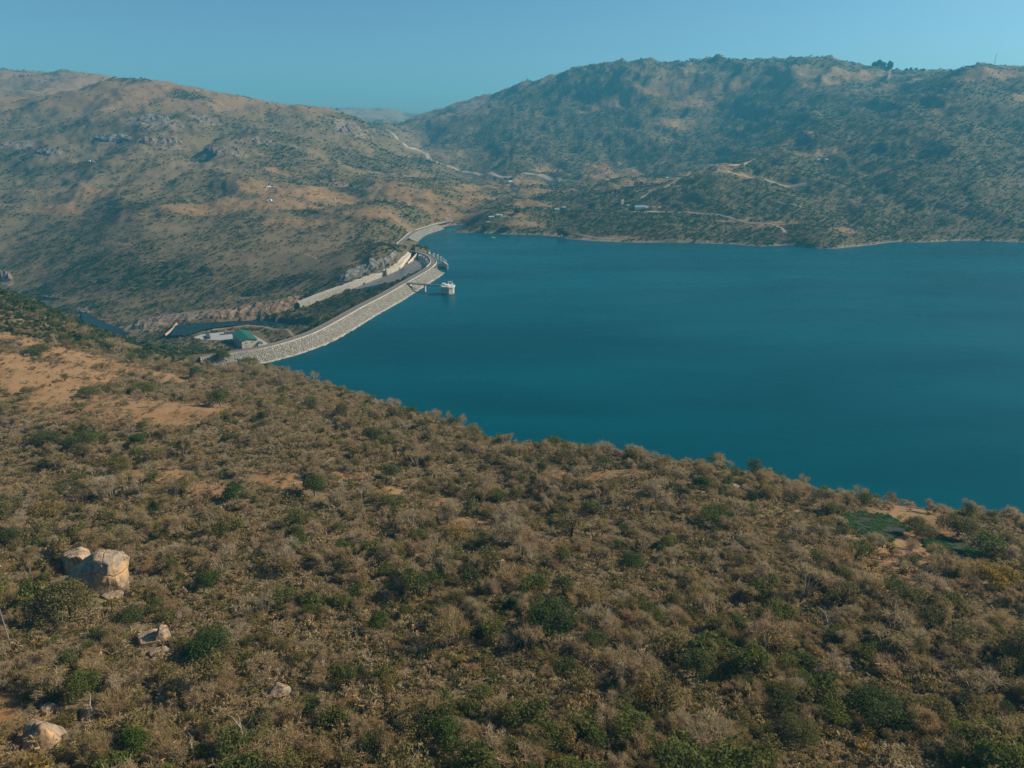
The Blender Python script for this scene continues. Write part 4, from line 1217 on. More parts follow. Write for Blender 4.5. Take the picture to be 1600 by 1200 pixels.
def at_px(u, v, back=0):
    x, y, z = hit(u, v); y += back
    return x, y, float(ground(x, y))

NO_GROW = []
def rock(u, v, w_px, h_px, deep, label, seed, cuts=(), rz=0, tilt=0, back=0, lift=.25, power=.72, mat=None, lump=.10, grow=1.15):
    x, y, z = at_px(u, v)
    _, _, dep = to_px(x, y, z); m_ = dep / FPX
    hx, hy, hz = w_px * m_ / 2, deep * m_ / 2, h_px * m_ / 2
    y += hy * .75; z = float(ground(x, y))
    NO_GROW.append((x, y, max(hx, hy) * grow)); NO_GROW.append((x, y - hy * 1.3, hx * .75))
    return boulder("boulder", (x, y, z + hz * lift), (hx, hy, hz), label, seed=seed, cuts=cuts, rz=rz, tilt=tilt, power=power, mat=mat, lump=lump)

rock(146, 934, 92, 84, 66, "huge orange granite boulder with a sheer pale right face, largest of all", 3,
     cuts=[((.95, -.2, .0), .78), ((-.2, -.9, .35), .72), ((-.6, -.2, .75), .74), ((.5, -.8, -.35), .74)], rz=.1, lift=.62, power=.68, lump=.09)
rock(114, 898, 46, 44, 44, "grey stacked boulder leaning on the left of the huge orange boulder", 5, cuts=[((0, 0, 1), .6), ((-.5, -.7, .3), .7)], tilt=-.2, lift=.8)
rock(170, 937, 34, 16, 22, "low flat slab lying under the foot of the huge orange boulder", 8, cuts=[((0, 0, 1), .5)], lift=.2)
rock(228, 1012, 44, 34, 38, "flat topped tan boulder split by a dark slanting crack", 11, cuts=[((-.35, -.3, .85), .45), ((.2, -.95, .1), .7)], tilt=.25, lift=.35)
rock(252, 1008, 22, 40, 20, "upright sunlit boulder standing against the cracked flat boulder", 14, cuts=[((.9, -.2, .2), .6), ((-.9, -.1, .1), .7)], lift=.6)
rock(243, 1028, 34, 18, 26, "low pale rock half buried in front of the cracked flat boulder", 17, cuts=[((0, -.3, .95), .5)], lift=.15)
rock(56, 1172, 66, 62, 50, "smooth whale-backed tan boulder at the bottom left edge", 21, cuts=[((-.6, -.4, .5), .8)], tilt=-.35, lift=.35, power=.85, lump=.06)
rock(69, 1118, 26, 24, 22, "small pale boulder just behind the whale-backed boulder", 23, lift=.3)
rock(134, 1128, 30, 26, 24, "small grey-pink broken rock beside a dead trunk stump", 27, cuts=[((.4, -.8, .3), .5), ((-.5, -.6, .5), .5)], lift=.3)
rock(432, 1094, 34, 28, 30, "pale curved boulder alone among brown twigs", 31, cuts=[((-.4, -.5, .7), .6)], tilt=.3, lift=.3)
rock(783, 892, 20, 24, 18, "small tan boulder alone in the middle of the slope", 33, lift=.35)
m_pink = simple("pinkish_rock", (.27, .18, .13), .9, .25, .6, bumpd=.3)
rock(1152, 765, 17, 13, 16, "pinkish rock near the water, left of a matching pair", 35, cuts=[((.3, -.4, .85), .45)], lift=.2, mat=m_pink, lump=.2)
rock(1164, 768, 15, 14, 14, "pinkish rock near the water, right of a matching pair", 36, cuts=[((-.3, -.5, .8), .5)], lift=.2, mat=m_pink, lump=.2)
rock(598, 632, 26, 14, 18, "rock on the hillside brow just above the lake", 37, lift=.4, mat=m_pink)
rock(1020, 823, 12, 7, 8, "tiny whitish rock in the dry grass right of centre", 39, lift=.3, mat=m_wet)
rock(1293, 876, 16, 6, 8, "whitish rock lying left of the garden plots", 40, lift=.3, mat=m_wet)

# rocky crags on the far side of the valley: each one a broken sheet of bedrock
m_crag = simple("crag_rock", (.160, .115, .082), .95, .45, .09, bumpd=1.5)
m_cragg = simple("grey_crag_rock", (.135, .118, .10), .95, .5, .12, bumpd=1.2)
m_crag_cut = simple("blasted_rock", (.19, .17, .145), .95, .5, .16, bumpd=1.2)
m_crago = simple("orange_cut_rock", (.20, .125, .072), .95, .3, .12, bumpd=1.2)
def crag(name, px, height, label, cat, mat, seed, nu=70, nv=26, lift=0):
    """a strip of rock between an upper and a lower measured line"""
    top = smooth_line([hit(u, v)[:2] for u, v in px[0]], 2); bot = smooth_line([hit(u, v)[:2] for u, v in px[1]], 2)
    f = np.linspace(0, 1, nu)
    tp = np.stack([np.interp(f, np.linspace(0, 1, len(top)), top[:, k]) for k in (0, 1)], 1)
    bt = np.stack([np.interp(f, np.linspace(0, 1, len(bot)), bot[:, k]) for k in (0, 1)], 1)
    w = np.linspace(0, 1, nv)[None, :, None]
    XY = tp[:, None] * (1 - w) + bt[:, None] * w
    x, y = XY[..., 0], XY[..., 1]
    z = ground(x, y)
    edge = np.minimum(np.minimum(f, 1 - f)[:, None] * 9, np.minimum(np.linspace(0, 1, nv), np.linspace(1, 0, nv))[None] * 5); edge = np.clip(edge, 0, 1)
    ph_ = f[:, None] * nu / 5
    nz = ridged(x / 16, y / 30, 4, seed) * .5 + .55 + .35 * perlin(ph_ + 0 * w[..., 0], w[..., 0] * 2, seed)
    step_ = np.floor(nz * 4) / 4 * .6 + nz * .4
    z = z + edge * height * np.clip(step_, .05, 1.3) - (1 - edge) * 1.5 + lift
    jx = perlin(x / 7, y / 7, seed + 1) * edge * 1.8
    rows = [[(x[i, j] + jx[i, j], y[i, j] - edge[i, j] * height * .35 * nz[i, j], z[i, j]) for j in range(nv)] for i in range(nu)]
    o = MB().grid(rows).build(name, mat)
    return tag(o, label, cat)
crag("rock_cut", ([(524, 438), (548, 420), (571, 409), (591, 404), (606, 401), (628, 398)], [(526, 447), (551, 438), (573, 429), (595, 419.5), (612, 411), (628, 403)]), 4,
     "grey streaked rock face blasted above the pale spillway chute wall", "rock face", m_crag_cut, 5)
crag("rock_cut", ([(320, 488), (360, 486), (380, 478), (410, 471), (440, 465), (488, 459)], [(300, 503), (345, 500), (370, 499), (400, 498), (430, 494), (474, 470)]), 4.5,
     "orange-tan rock bank above the stilling pool", "rock face", m_crago, 9)
crag("rock_cut", ([(205, 500), (235, 494), (275, 491), (320, 489)], [(200, 517), (232, 516), (262, 508), (300, 504)]), 4,
     "low tan bedrock shelf between the river and the weir", "rock face", m_crag, 13)
for i, (u, v, ru, rv, hgt, lab) in enumerate([(78, 238, 22, 5, 14, "grey crag furthest left on the sunny valley side"), (176, 217, 30, 6, 15, "ragged grey crag left of the paired summit crags"),
        (254, 223, 32, 7, 20, "tall broken crag in the middle of the sunny valley side"), (350, 238, 34, 8, 20, "wide pinkish crag right of centre on the sunny valley side"), (240, 187, 26, 6, 14, "smooth grey rock dome high on the grassy hill"),
        (322, 188, 22, 5, 10, "small rock slab high on the right of the grassy hill"), (548, 203, 16, 11, 12, "bare tan rock slope facing the pass on the hill's end"), (410, 221, 16, 4, 9, "low rock patch below the grassy hill's right shoulder"),
        (8, 433, 12, 8, 16, "orange-topped cliff at the left edge above the river gorge"), (130, 487, 10, 4, 5, "pale boulder bar at the head of the dark river"), (82, 465, 16, 3, 6, "tan rocks by trees above the river gorge"),
        (165, 519, 9, 2.2, 3, "low tan rock island in the dark river"), (160, 501, 7, 2.2, 4, "pale rock knob on the far bank of the dark river"), (535, 289, 10, 3, 8, "small pink rock patch above the tan fields")]):
    us = np.linspace(-1, 1, 7)
    crag("rock_outcrop", ([(u + ru * q, v - rv * math.sqrt(max(.05, 1 - q * q))) for q in us], [(u + ru * q, v + rv * math.sqrt(max(.05, 1 - q * q))) for q in us]), hgt * .6, lab, "rock outcrop", m_cragg if i in (0, 1, 4) else m_crag, 20 + i, 44, 20)

# ------------------------------------------------------------------ garden plots
m_crop, t, b = new_mat("leafy_crop")
co = coords(t, (1, 1, 1))
wv = N_(t, 'TexWave', wave_type='BANDS', bands_direction='X'); wv.inputs['Scale'].default_value = .5; wv.inputs['Distortion'].default_value = 3; wv.inputs['Detail'].default_value = 3
t.links.new(co, wv.inputs['Vector'])
cc = mixc(t, rng_(t, noise(t, co, .9, 5, .7), .4, .62), (.030, .024, .014), (.022, .042, .014))
t.links.new(mixc(t, rng_(t, wv.outputs['Fac'], .2, .8), mixc(t, .5, cc, (.04, .03, .018)), cc), b.inputs['Base Color'])
def plot(poly, label, seed):
    p = np.array(poly); x0, y0 = p.min(0); x1, y1 = p.max(0)
    st = .9; nx = int((x1 - x0) / st) + 2; ny = int((y1 - y0) / st) + 2
    gx, gy = np.meshgrid(x0 + np.arange(nx) * st, y0 + np.arange(ny) * st, indexing='ij')
    ins = in_poly(gx + .01, gy + .01, poly)
    r = np.random.default_rng(seed)
    gz = ground(gx, gy) + .35 + .35 * np.abs(np.sin(gx * 1.1)) * r.uniform(.3, 1.3, gx.shape)
    id_ = np.arange(nx * ny).reshape(nx, ny)
    m = ins[:-1, :-1] & ins[1:, :-1] & ins[1:, 1:] & ins[:-1, 1:]
    f = np.stack([id_[:-1, :-1], id_[1:, :-1], id_[1:, 1:], id_[:-1, 1:]], -1)[m]
    us, inv = np.unique(f, return_inverse=True)
    o = mesh_np("garden_plot", np.stack([gx, gy, gz], -1).reshape(-1, 3)[us], inv.reshape(-1, 4), m_crop)
    tag(o, label, None, None, 'stuff')
plot(PLOT_A, "upper green garden plot with a bare edge", 1)
for P_ in (PLOT_A, PLOT_B):
    p = np.array(P_); r_ = np.random.default_rng(8); n = 3000
    x = r_.uniform(p[:, 0].min(), p[:, 0].max(), n); y = r_.uniform(p[:, 1].min(), p[:, 1].max(), n)
    x = np.round(x / 1.9) * 1.9 + r_.normal(0, .2, n)
    m = in_poly(x, y, P_) & (fbm(x / 9, y / 9, 2, 7) > -.12); put(x[m], y[m], 'crop', np.exp(r_.normal(-.2, .25, m.sum())))
plot(PLOT_B, "lower bright green garden plot", 2)

# ------------------------------------------------------------------ trees that stand out
def big_crown(seed, n, h, mat, nl, leaf, flat=.6, base=.3, wide=1.0):
    return leafy_shape(seed, n, h, mat, nl, leaf, flat, base, False, wide)
def trunk_mesh(seed, h, mat, lean=0):
    r = np.random.default_rng(seed)
    top = np.array((lean, 0, h * .5)); seg = [((0, 0, -.2), (lean * .5, 0, h * .28), .07, .055), ((lean * .5, 0, h * .28), top, .055, .035)]
    for i in range(6):
        a = i * 1.05 + r.uniform(0, .5); s = r.uniform(.3, .55)
        st = np.array((lean * .5, 0, h * .28)) + np.array((lean * .5, 0, h * .22)) * r.uniform(0, 1)
        en = np.array((math.cos(a) * s, math.sin(a) * s, h * r.uniform(.5, .8)))
        seg.append((st, en, .03, .012))
        seg.append((en, en + np.array((math.cos(a + .6) * .2, math.sin(a + .6) * .2, .12)), .012, .004))
    v, f = tubes(seg, 6)
    return mesh_np("trunk", v, f, mat, link=False, smooth=True)
m_bark = simple("grey_bark", (.20, .165, .13), .9, .2, 2)
crowns = {}
HERO = []
def tree(name, u, v, w_px, h, label, cat, style, group=None, hpx=None):
    """u, v: measured foot of the tree; w_px its width in the photograph"""
    x, y, z = hit(u, v)
    _, _, dep = to_px(x, y, z); rad = w_px * dep / FPX / 2
    if style not in crowns:
        sd, n, hh, mat, nl, lf, fl, ba, wd = style
        crowns[style] = (big_crown(sd, n, hh, mat, nl, lf, fl, ba, wd), trunk_mesh(sd, hh, m_bark))
    e = empty(name, (x, y, z - .2), label, cat, group, rz=random.uniform(0, 6.28))
    cme, tme = crowns[style]
    for nm, me in (("crown", cme), ("trunk", tme)):
        o = bpy.data.objects.new(nm, me); COL.objects.link(o); o.parent = e
        o.scale = (rad, rad, rad * h)
    NO_GROW.append((x, y, rad * .8)); HERO.append((u, v, label))
    return e
m_yellow = plant_mat("yellow_leaves", [(0, (.30, .20, .030)), (1, (.24, .18, .035))])
m_bright = plant_mat("bright_green_leaves", [(0, (.085, .120, .022)), (1, (.065, .105, .022))])
BROAD = (801, 6120, 1.0, m_lush, 34, 0.0216, .8, .2, 1.0)
ROUND = (802, 4680, 1.35, m_green, 25, 0.0259, .5, .25, 1.0)
DOME = (803, 5040, .95, m_lush, 30, 0.0230, .9, .12, 1.0)
BRIGHT = (804, 3960, 1.35, m_bright, 20, 0.0288, .5, .25, 1.0)
OLIVE = (805, 4680, 1.15, m_olive, 25, 0.0259, .6, .2, 1.0)
YELLOW = (806, 3960, 1.0, m_yellow, 20, 0.0274, .6, .2, 1.0)
FLAT = (807, 4680, .85, m_green, 27, 0.0245, 1.0, .45, 1.05)
for a in [(862, 992, 100, 1, "broad dark green tree, widest crown right of the slope's middle", BROAD), (330, 1027, 86, 1, "low dome-shaped deep green tree above a fallen branch", DOME),
          (112, 966, 84, 1.1, "olive tree growing against the front of the huge orange boulder", OLIVE), (134, 1098, 62, 1.2, "tall dark tree behind the small grey-pink rock", ROUND),
          (205, 985, 56, 1, "green tree just above the cracked flat boulder", ROUND), (596, 988, 40, 1.2, "upright bright-edged green tree left of the slope's middle", BRIGHT),
          (634, 966, 28, 1.1, "small round green tree right of the upright bright-edged tree", ROUND), (1088, 1058, 66, 1, "round olive-green tree below and right of the broad dark tree", ROUND),
          (928, 1022, 52, 1, "dark green tree just below the broad dark green tree", ROUND), (705, 1170, 62, 1.15, "bright green tree at the bottom centre", BRIGHT),
          (210, 1190, 60, 1.3, "bright green tree at the bottom left", BRIGHT), (320, 925, 42, 1, "green tree above the dome-shaped deep green tree", BRIGHT),
          (372, 785, 44, .95, "bright green bush-like tree on the left mid slope", BRIGHT), (492, 775, 44, 1.1, "dark green tree right of the bright green left mid-slope tree", ROUND),
          (215, 700, 34, .9, "bright green tree below the big orange clearing", BRIGHT), (130, 698, 50, .95, "pair-like spreading green tree below the clearing's left end", FLAT),
          (75, 695, 46, .9, "bright spreading green tree at left below the clearing", FLAT), (18, 850, 36, .95, "round dark green bush at the left edge above the pole", ROUND),
          (190, 738, 40, .9, "olive-green tree left of the mid slope", OLIVE), (612, 748, 32, 1, "dark green tree with shadow near the slope's top middle", ROUND),
          (535, 866, 30, 1, "small dark green tree in the middle left of the slope", ROUND), (620, 868, 36, 1, "green tree in the middle left right of a small dark one", OLIVE),
          (800, 848, 44, .95, "green tree left of the small tan boulder", ROUND), (1115, 818, 54, .95, "dark green clump of tree below the pinkish flat rocks", FLAT),
          (1050, 775, 28, 1, "dark round tree left of the pinkish flat rocks", ROUND), (1095, 770, 36, 1, "green tree just left of the pinkish flat rocks", BRIGHT),
          (1172, 780, 34, .8, "dark bush in front of the pinkish flat rocks", DOME), (1040, 857, 26, 1.1, "dark upright tree right of the slope's middle", ROUND),
          (990, 884, 46, .8, "flat dark green bush below the upright dark tree", DOME), (1548, 915, 78, .75, "golden yellow tree at the right edge below the garden plots", YELLOW),
          (1340, 782, 50, .95, "tall dark green tree behind the upper garden plot", BROAD), (1392, 786, 54, .95, "dark green tree right of the tallest garden tree", BROAD),
          (1432, 838, 50, .9, "olive tree between the two garden plots", OLIVE), (1496, 838, 64, .85, "wide grey-green tree behind the lower garden plot", OLIVE),
          (1365, 1120, 90, .9, "dark olive thicket tree at the lower right", BROAD), (1455, 1130, 74, .9, "olive-green tree right of the dark lower right thicket", OLIVE),
          (1240, 1160, 70, .95, "green tree at the lower right left of the dark thicket", OLIVE), (1285, 795, 50, .9, "grey-green tree left of the garden plots", OLIVE),
          (350, 566, 30, .9, "dark green tree at the foot of the dam's stone face", ROUND), (390, 575, 34, .9, "green tree where the dam's stone face meets the hillside", FLAT),
          (310, 592, 26, 1, "green tree on the hillside brow left of the dam", BRIGHT), (60, 555, 40, .8, "dark spreading tree above the clearing's left end", FLAT), (45, 617, 26, .8, "lone grey-green bush in the orange clearing", OLIVE),
          (140, 622, 34, .8, "lone grey-green bush in the middle of the orange clearing", OLIVE), (225, 616, 44, .8, "green bush clump at the right of the orange clearing", FLAT), (345, 636, 44, .95, "dark green tree right of the orange clearing", ROUND)]:
    u, v, w, h, lab, st = a
    tree("tree", u, v, w, h, lab, "tree", st)

# dead trees and logs
def dead(name, u, v, hgt, label, seed, fallen=False, rz=0, n=7):
    x, y, z = hit(u, v); _, _, dep = to_px(x, y, z)
    r = np.random.default_rng(seed)
    seg = [((0, 0, -.3), (.15, .1, hgt * .45), .17, .12), ((.15, .1, hgt * .45), (.3, -.1, hgt), .12, .03)]
    for i in range(n):
        k_ = r.uniform(.25, .9); a = r.uniform(0, 6.28); l = hgt * r.uniform(.2, .45)
        p = np.array((.15 * k_ * 2, 0, hgt * k_)); e = p + np.array((math.cos(a) * l * .7, math.sin(a) * l * .7, l * .7))
        seg += [(p, e, .07, .03), (e, e + np.array((math.cos(a + .7) * l * .4, math.sin(a + .7) * l * .4, l * .3)), .03, .01)]
    vv, ff = tubes(seg, 6)
    o = mesh_np(name, vv, ff, simple("bleached_wood", (.42, .36, .29), .9, .15, 2), smooth=True)
    o.location = (x, y, z + (1.6 if fallen else 0)); o.rotation_euler = (0, R(78) if fallen else 0, rz)
    return tag(o, label, "dead tree" if not fallen else "fallen branch")
dead("fallen_branch", 336, 1034, 5.5, "bleached fallen branch below the dome-shaped deep green tree", 4, True, R(35), 2)
dead("dead_tree", 383, 1180, 9, "bare grey dead tree at the bottom left of centre", 6)
dead("dead_tree", 303, 1192, 7, "pale dead trunk at the bottom right of the bright green tree", 7, n=3)
dead("dead_tree", 145, 1122, 5, "short pale dead stump beside the small grey-pink rock", 9, n=2)
dead("dead_tree", 565, 782, 7, "whitish bare tree in the middle left of the slope", 12)
dead("dead_tree", 1287, 1000, 9, "bare grey tree with a dark forked trunk at right", 15, n=10)

# ------------------------------------------------------------------ power line
m_pole = simple("pole_timber", (.11, .075, .05), .9, .2, 2)
m_ppole = simple("pale_pole", (.2, .18, .155), .8, .1, 2)
def pole(u, v, utop, vtop, label, mat, arm=True):
    x, y, z = hit(u, v)
    hgt = 8.0
    for h_ in np.arange(6, 26, .25):
        if to_px(x, y, z + h_)[1] <= vtop: hgt = h_; break
    e = empty("power_pole", (x, y, z), label, "power pole", "poles of the power line at the left edge")
    MB().bar((0, 0, -.6), (0, 0, hgt), .19, .12, 8).build("pole", mat, e)
    if arm:
        ca_ = MB().box((0, 0, hgt * .55), (2.6, .16, .2), R(20)).build("crossarm", m_ppole, e)
        for q in (-1.1, 1.1): MB().bar((q * math.cos(R(20)), q * math.sin(R(20)), hgt * .55 + .1), (q * math.cos(R(20)), q * math.sin(R(20)), hgt * .55 + .45), .09, .06).build("insulator", m_white, ca_)
    return (x, y, z + hgt)
pa_ = pole(7, 928, 2, 852, "tall brown power pole with a crossarm at the left edge", m_pole)
pb_ = pole(19, 1016, 10, 932, "pale grey power pole below the tall brown one", m_ppole, False)
pole(61, 942, 57, 900, "dark wooden power pole left of the huge orange boulder", m_pole, False)
pole(175, 1110, 172, 1076, "thin dark wooden power pole among brown twigs", m_pole, False)
p_, q_ = Vector(pa_), Vector(pb_)
mb = MB(); pts = [p_.lerp(q_, i / 12) - Vector((0, 0, 1.2 * math.sin(math.pi * i / 12))) for i in range(13)]
for a_, b_ in zip(pts[:-1], pts[1:]): mb.bar(a_, b_, .03, k=4)
o = mb.build("power_cable", m_dark); tag(o, "thin cable strung between the two poles at the left edge", "cable")

# ------------------------------------------------------------------ houses, huts, boat, mast
m_tin = simple("tin_roof", (.40, .42, .43), .45, .15, 1); m_thatch = simple("thatch", (.30, .22, .12), .95, .2, 2); m_rust = simple("rusty_roof", (.30, .15, .10), .8, .2, 1); m_blue = simple("blue_grey_roof", (.20, .27, .32), .5, .1, 1)
m_cream = simple("cream_wall", (.70, .62, .48), .85, .1, 1)
def house(u, v, w, d, h, label, wall=m_white, roof=m_tin, rz=0, pitch=.22, group=None):
    x, y, z = hit(u, v)
    e = empty("house", (x, y, z), label, "house", group, rz=rz)
    mb = MB().box((0, 0, h / 2 - .8), (w, d, h + 1.6))
    rise = d * pitch
    for s_ in (-1, 1):
        n = len(mb.v); mb.v += [(s_ * w / 2, -d / 2, h), (s_ * w / 2, d / 2, h), (s_ * w / 2, 0, h + rise)]; mb.f.append((n, n + 1, n + 2))
    mb.build("wall", wall, e)
    sec = [(-d / 2 - .5, h - .15), (0, h + rise + .2), (d / 2 + .5, h - .15), (d / 2 + .5, h - .35), (0, h + rise), (-d / 2 - .5, h - .35)]
    mb = MB().grid([[(s_ * (w / 2 + .4), a_, b_) for a_, b_ in sec] for s_ in (-1, 1)], True); mb.build("roof", roof, e)
    MB().box((w * .12, -d / 2 - .05, 1.05), (1, .12, 2.1)).build("door", m_dark, e)
    for q in (-.3, .34): MB().box((w * q, -d / 2 - .05, 1.6), (1.2, .12, 1.1)).build("window", m_glass, e)
    return e
V_ = "houses on the tan fields across the river"
house(421, 294, 8, 6, 3.6, "white house brightest on the tan field across the river", m_white, m_white, .2, group=V_)
house(428, 293.5, 4.5, 4, 2.8, "small white hut right of the brightest white house", m_white, m_tin, .3, group=V_)
house(415, 294, 4, 4, 2.6, "small pale hut left of the brightest white house", m_cream, m_rust, .1, group=V_)
house(423, 314, 5, 4.5, 3, "pale house lower on the tan field across the river", m_white, m_tin, -.2, group=V_)
house(419, 315, 4, 4, 2.6, "small grey hut left of the lower pale house", m_cream, m_tin, .4, group=V_)
house(426, 316, 3.5, 3.5, 2.4, "tiny hut right of the lower pale house", m_cream, m_thatch, 0, group=V_)
house(509.5, 311.5, 4, 4, 3, "white hut under trees at the right end of the tan fields", m_white, m_tin, .2, group=V_)
house(523, 311.5, 3.5, 3, 2.6, "tiny white hut at the far right end of the tan fields", m_white, m_tin, .1, group=V_)
house(140, 253, 6, 5, 3, "left of two pale huts high on the sunny valley side", m_cream, m_tin, .1); house(148, 254, 6, 5, 3, "right of two pale huts high on the sunny valley side", m_cream, m_tin, .1)
L_ = "houses beyond the head of the lake"
house(797.5, 286, 12, 9, 5, "bright white house among fields beyond the lake", m_white, m_white, .15, group=L_)
house(780, 291, 14, 8, 4, "pinkish house left of the bright white one beyond the lake", m_plaster, m_rust, .3, group=L_)
house(768, 341, 12, 6, 3.2, "long low grey-roofed house left above the far shore", m_cream, m_tin, .1, group=L_)
house(780, 338, 13, 7, 3.2, "grey-roofed house right of the long low one above the far shore", m_cream, m_tin, -.1, group=L_)
house(763, 349, 9, 6, 3, "brown-roofed hut nearest the far shore", m_cream, m_thatch, .2, group=L_); house(794, 356, 5, 5, 3, "small pale hut close to the far shore trees", m_cream, m_rust, .2, group=L_)
house(870, 329, 11, 6, 3.2, "grey-roofed house among dark trees beyond the lake", m_cream, m_tin, .2, group=L_); house(881, 326, 9, 6, 3.2, "small tin-roofed house right of another among dark trees", m_cream, m_tin, .2, group=L_)
R_ = "buildings of the lodge on the far shore"
house(972, 319, 7, 6, 7, "tall cream gabled building left of the lodge on the far shore", m_cream, m_thatch, .4, .6, group=R_)
house(981, 324, 6, 6, 4, "small cream building just right of the tall gabled one", m_cream, m_thatch, .2, .5, group=R_)
house(1000, 326, 26, 13, 4, "wide blue-grey roofed lodge on the far shore", m_cream, m_blue, .1, .3, group=R_)
for i, (u, v, lab) in enumerate([(1010, 326.5, "first cream cottage right of the blue-grey roofed lodge"), (1021, 326, "second cream cottage right of the blue-grey roofed lodge"), (1030, 326.5, "third cream cottage, furthest right of the blue-grey roofed lodge")]):
    house(u, v, 7, 6, 3.4, lab, m_cream, m_thatch if i else m_tin, .1 * i, .4, group=R_)
house(1042, 280, 9, 7, 4, "white house on the saddle beside the shaded spur", m_white, m_tin, .2)
for u, v, lab in [(1278, 251, "left of the small pale huts in the middle of the right hill"), (1291, 251, "right of the small pale huts in the middle of the right hill")]: house(u, v, 9, 7, 3.4, lab, m_cream, m_tin, .2)
for u, v, lab in [(1095, 153, "left hut high on the grassy shelf of the right hill"), (1118, 153, "right hut high on the grassy shelf of the right hill")]: house(u, v, 12, 9, 4, lab, m_cream, m_rust, .1)

bx, by, _ = PZ(771, 372, 0)
bt_ = empty("boat", (bx, by, 0), "small white boat floating near the head of the lake", "boat", rz=.15)
rows = []
for s_ in np.linspace(0, 1, 9):
    wd = 1.5 * (1 - max(0, (s_ - .55) / .45) ** 2) + .02; zt = .9 + .35 * max(0, s_ - .5)
    rows.append([(-4 + 8 * s_, -wd, zt), (-4 + 8 * s_, -wd * .75, .1), (-4 + 8 * s_, 0, -.35), (-4 + 8 * s_, wd * .75, .1), (-4 + 8 * s_, wd, zt)])
mb = MB().grid(rows); n = len(mb.v); mb.v += rows[0]; mb.f.append((n, n + 1, n + 2, n + 3, n + 4)); mb.build("hull", m_white, bt_)
mb = MB().grid([[r_[0], r_[-1]] for r_ in [[(p[0], p[1] * .96, p[2] - .15) for p in r0] for r0 in rows]]); mb.build("deck", m_white, bt_)
MB().box((-.6, 0, 1.6), (2.6, 2, 1.5)).build("cabin", m_white, bt_); MB().box((-.6, 0, 2.45), (3.2, 2.3, .18)).build("canopy", m_white, bt_)
MB().box((.75, 0, 1.75), (.1, 1.6, .7)).build("windscreen", m_glass, bt_); MB().box((-4.2, 0, .7), (.5, .5, 1)).build("outboard_motor", m_dark, bt_)

def skyline(u, v0=60, v1=220):
    """ground point of the far crest in a measured column"""
    k = ray(u, 150); a = math.atan2(k[0], k[1]); rr = np.exp(np.linspace(math.log(1500), math.log(5200), 900))
    x, y = np.sin(a) * rr, np.cos(a) * rr; z = ground(x, y); vv = to_px(x, y, z)[1]; i = int(np.argmin(vv))
    return float(x[i]), float(y[i]), float(z[i])
mx, my, mz = skyline(1543)
ms = empty("radio_mast", (mx, my, mz), "slender radio mast on the right-hand summit", "mast")
mb = MB()
for i in range(3):
    a = i * 2.094; mb.bar((1.1 * math.cos(a), 1.1 * math.sin(a), -1), (.35 * math.cos(a), .35 * math.sin(a), 40), .22, .16)
for i in range(14):
    z_ = i * 2.8; r_a = 1.1 - .75 * z_ / 40; r_b = 1.1 - .75 * (z_ + 2.8) / 40
    for k_ in range(3):
        a, c_ = k_ * 2.094, (k_ + 1) * 2.094
        mb.bar((r_a * math.cos(a), r_a * math.sin(a), z_), (r_b * math.cos(c_), r_b * math.sin(c_), z_ + 2.8), .1, k=4)
mb.build("lattice", m_steel, ms)
MB().bar((0, 0, 39), (0, 0, 45), .18, .1).build("antenna", m_steel, ms)
MB().bar((-1.2, 0, 34), (-1.2, -.8, 34), 1.2, 1.2, 12).build("dish", m_white, ms)

RID = None
CYP = (811, 1500, 1.0, m_lush, 12, .07, .2, .05, .55)
def far_tree(name, x, y, rad, h, label, group=None, style=CYP):
    if style not in crowns:
        sd, n, hh, mat, nl, lf, fl, ba, wd = style
        crowns[style] = (big_crown(sd, n, hh, mat, nl, lf, fl, ba, wd), trunk_mesh(sd, hh, m_bark))
    e = empty(name, (x, y, float(ground(x, y)) - (.22 if style is RID else .08) * h), label, "tree", group, rz=random.uniform(0, 6))
    for nm, me in zip(("crown", "trunk"), crowns[style]):
        o = bpy.data.objects.new(nm, me); COL.objects.link(o); o.parent = e; o.scale = (rad, rad, h)
    return e
for i, u in enumerate([946, 953, 961, 968, 975, 981, 992, 996, 1000, 1003]):
    x, y, z = hit(u, 307 - (i > 5) * 11 - .25 * (u - 946) * .3)
    far_tree("cypress_tree", x, y, 4.6, random.uniform(11, 16), "narrow dark cypress in the row behind the tall cream gabled building", "cypresses behind the lodge")
RID = (812, 1600, 1.0, m_lush, 20, .07, 1.1, .0, .9)
for u, w, h, lab in [(1357, 15, 19, "left of the dark trees standing together on the far skyline"), (1364, 17, 20, "middle of the dark trees standing together on the far skyline"), (1371, 14, 17, "right one of the dark trees standing together on the far skyline"),
                     (1381, 17, 27, "cone-shaped dark tree alone on the far skyline"), (1407, 8, 9, "first small bush right of the cone-shaped skyline tree"), (1414, 8, 11, "second small bush right of the cone-shaped skyline tree"),
                     (1422, 9, 8, "third small bush right of the cone-shaped skyline tree"), (1433, 11, 9, "rightmost small bush on the far skyline before the mast hill")]:
    x, y, z = skyline(u)
    far_tree("skyline_tree", x, y - 10, w, h * 1.15, lab, "trees on the far skyline", RID)
SHO = (813, 1500, 1.1, m_lush, 14, .06, .5, .12, 1.0)
for u, v, w, h, lab in [(876, 371, 11, 17, "tall dark tree at the water's edge in the middle of the far shore"), (808, 336, 10, 13, "dark tree standing above the long low shore house"), (884, 371, 8, 11, "smaller dark tree right of the tall shore tree"),
                        (760, 361, 11, 10, "dark tree left of the white boat on the far shore"), (790, 362, 12, 9, "dark tree right of the white boat on the far shore")]:
    x, y, z = hit(u, v - .8); far_tree("shore_tree", x, y, w, h, lab, "trees on the far shore", SHO)

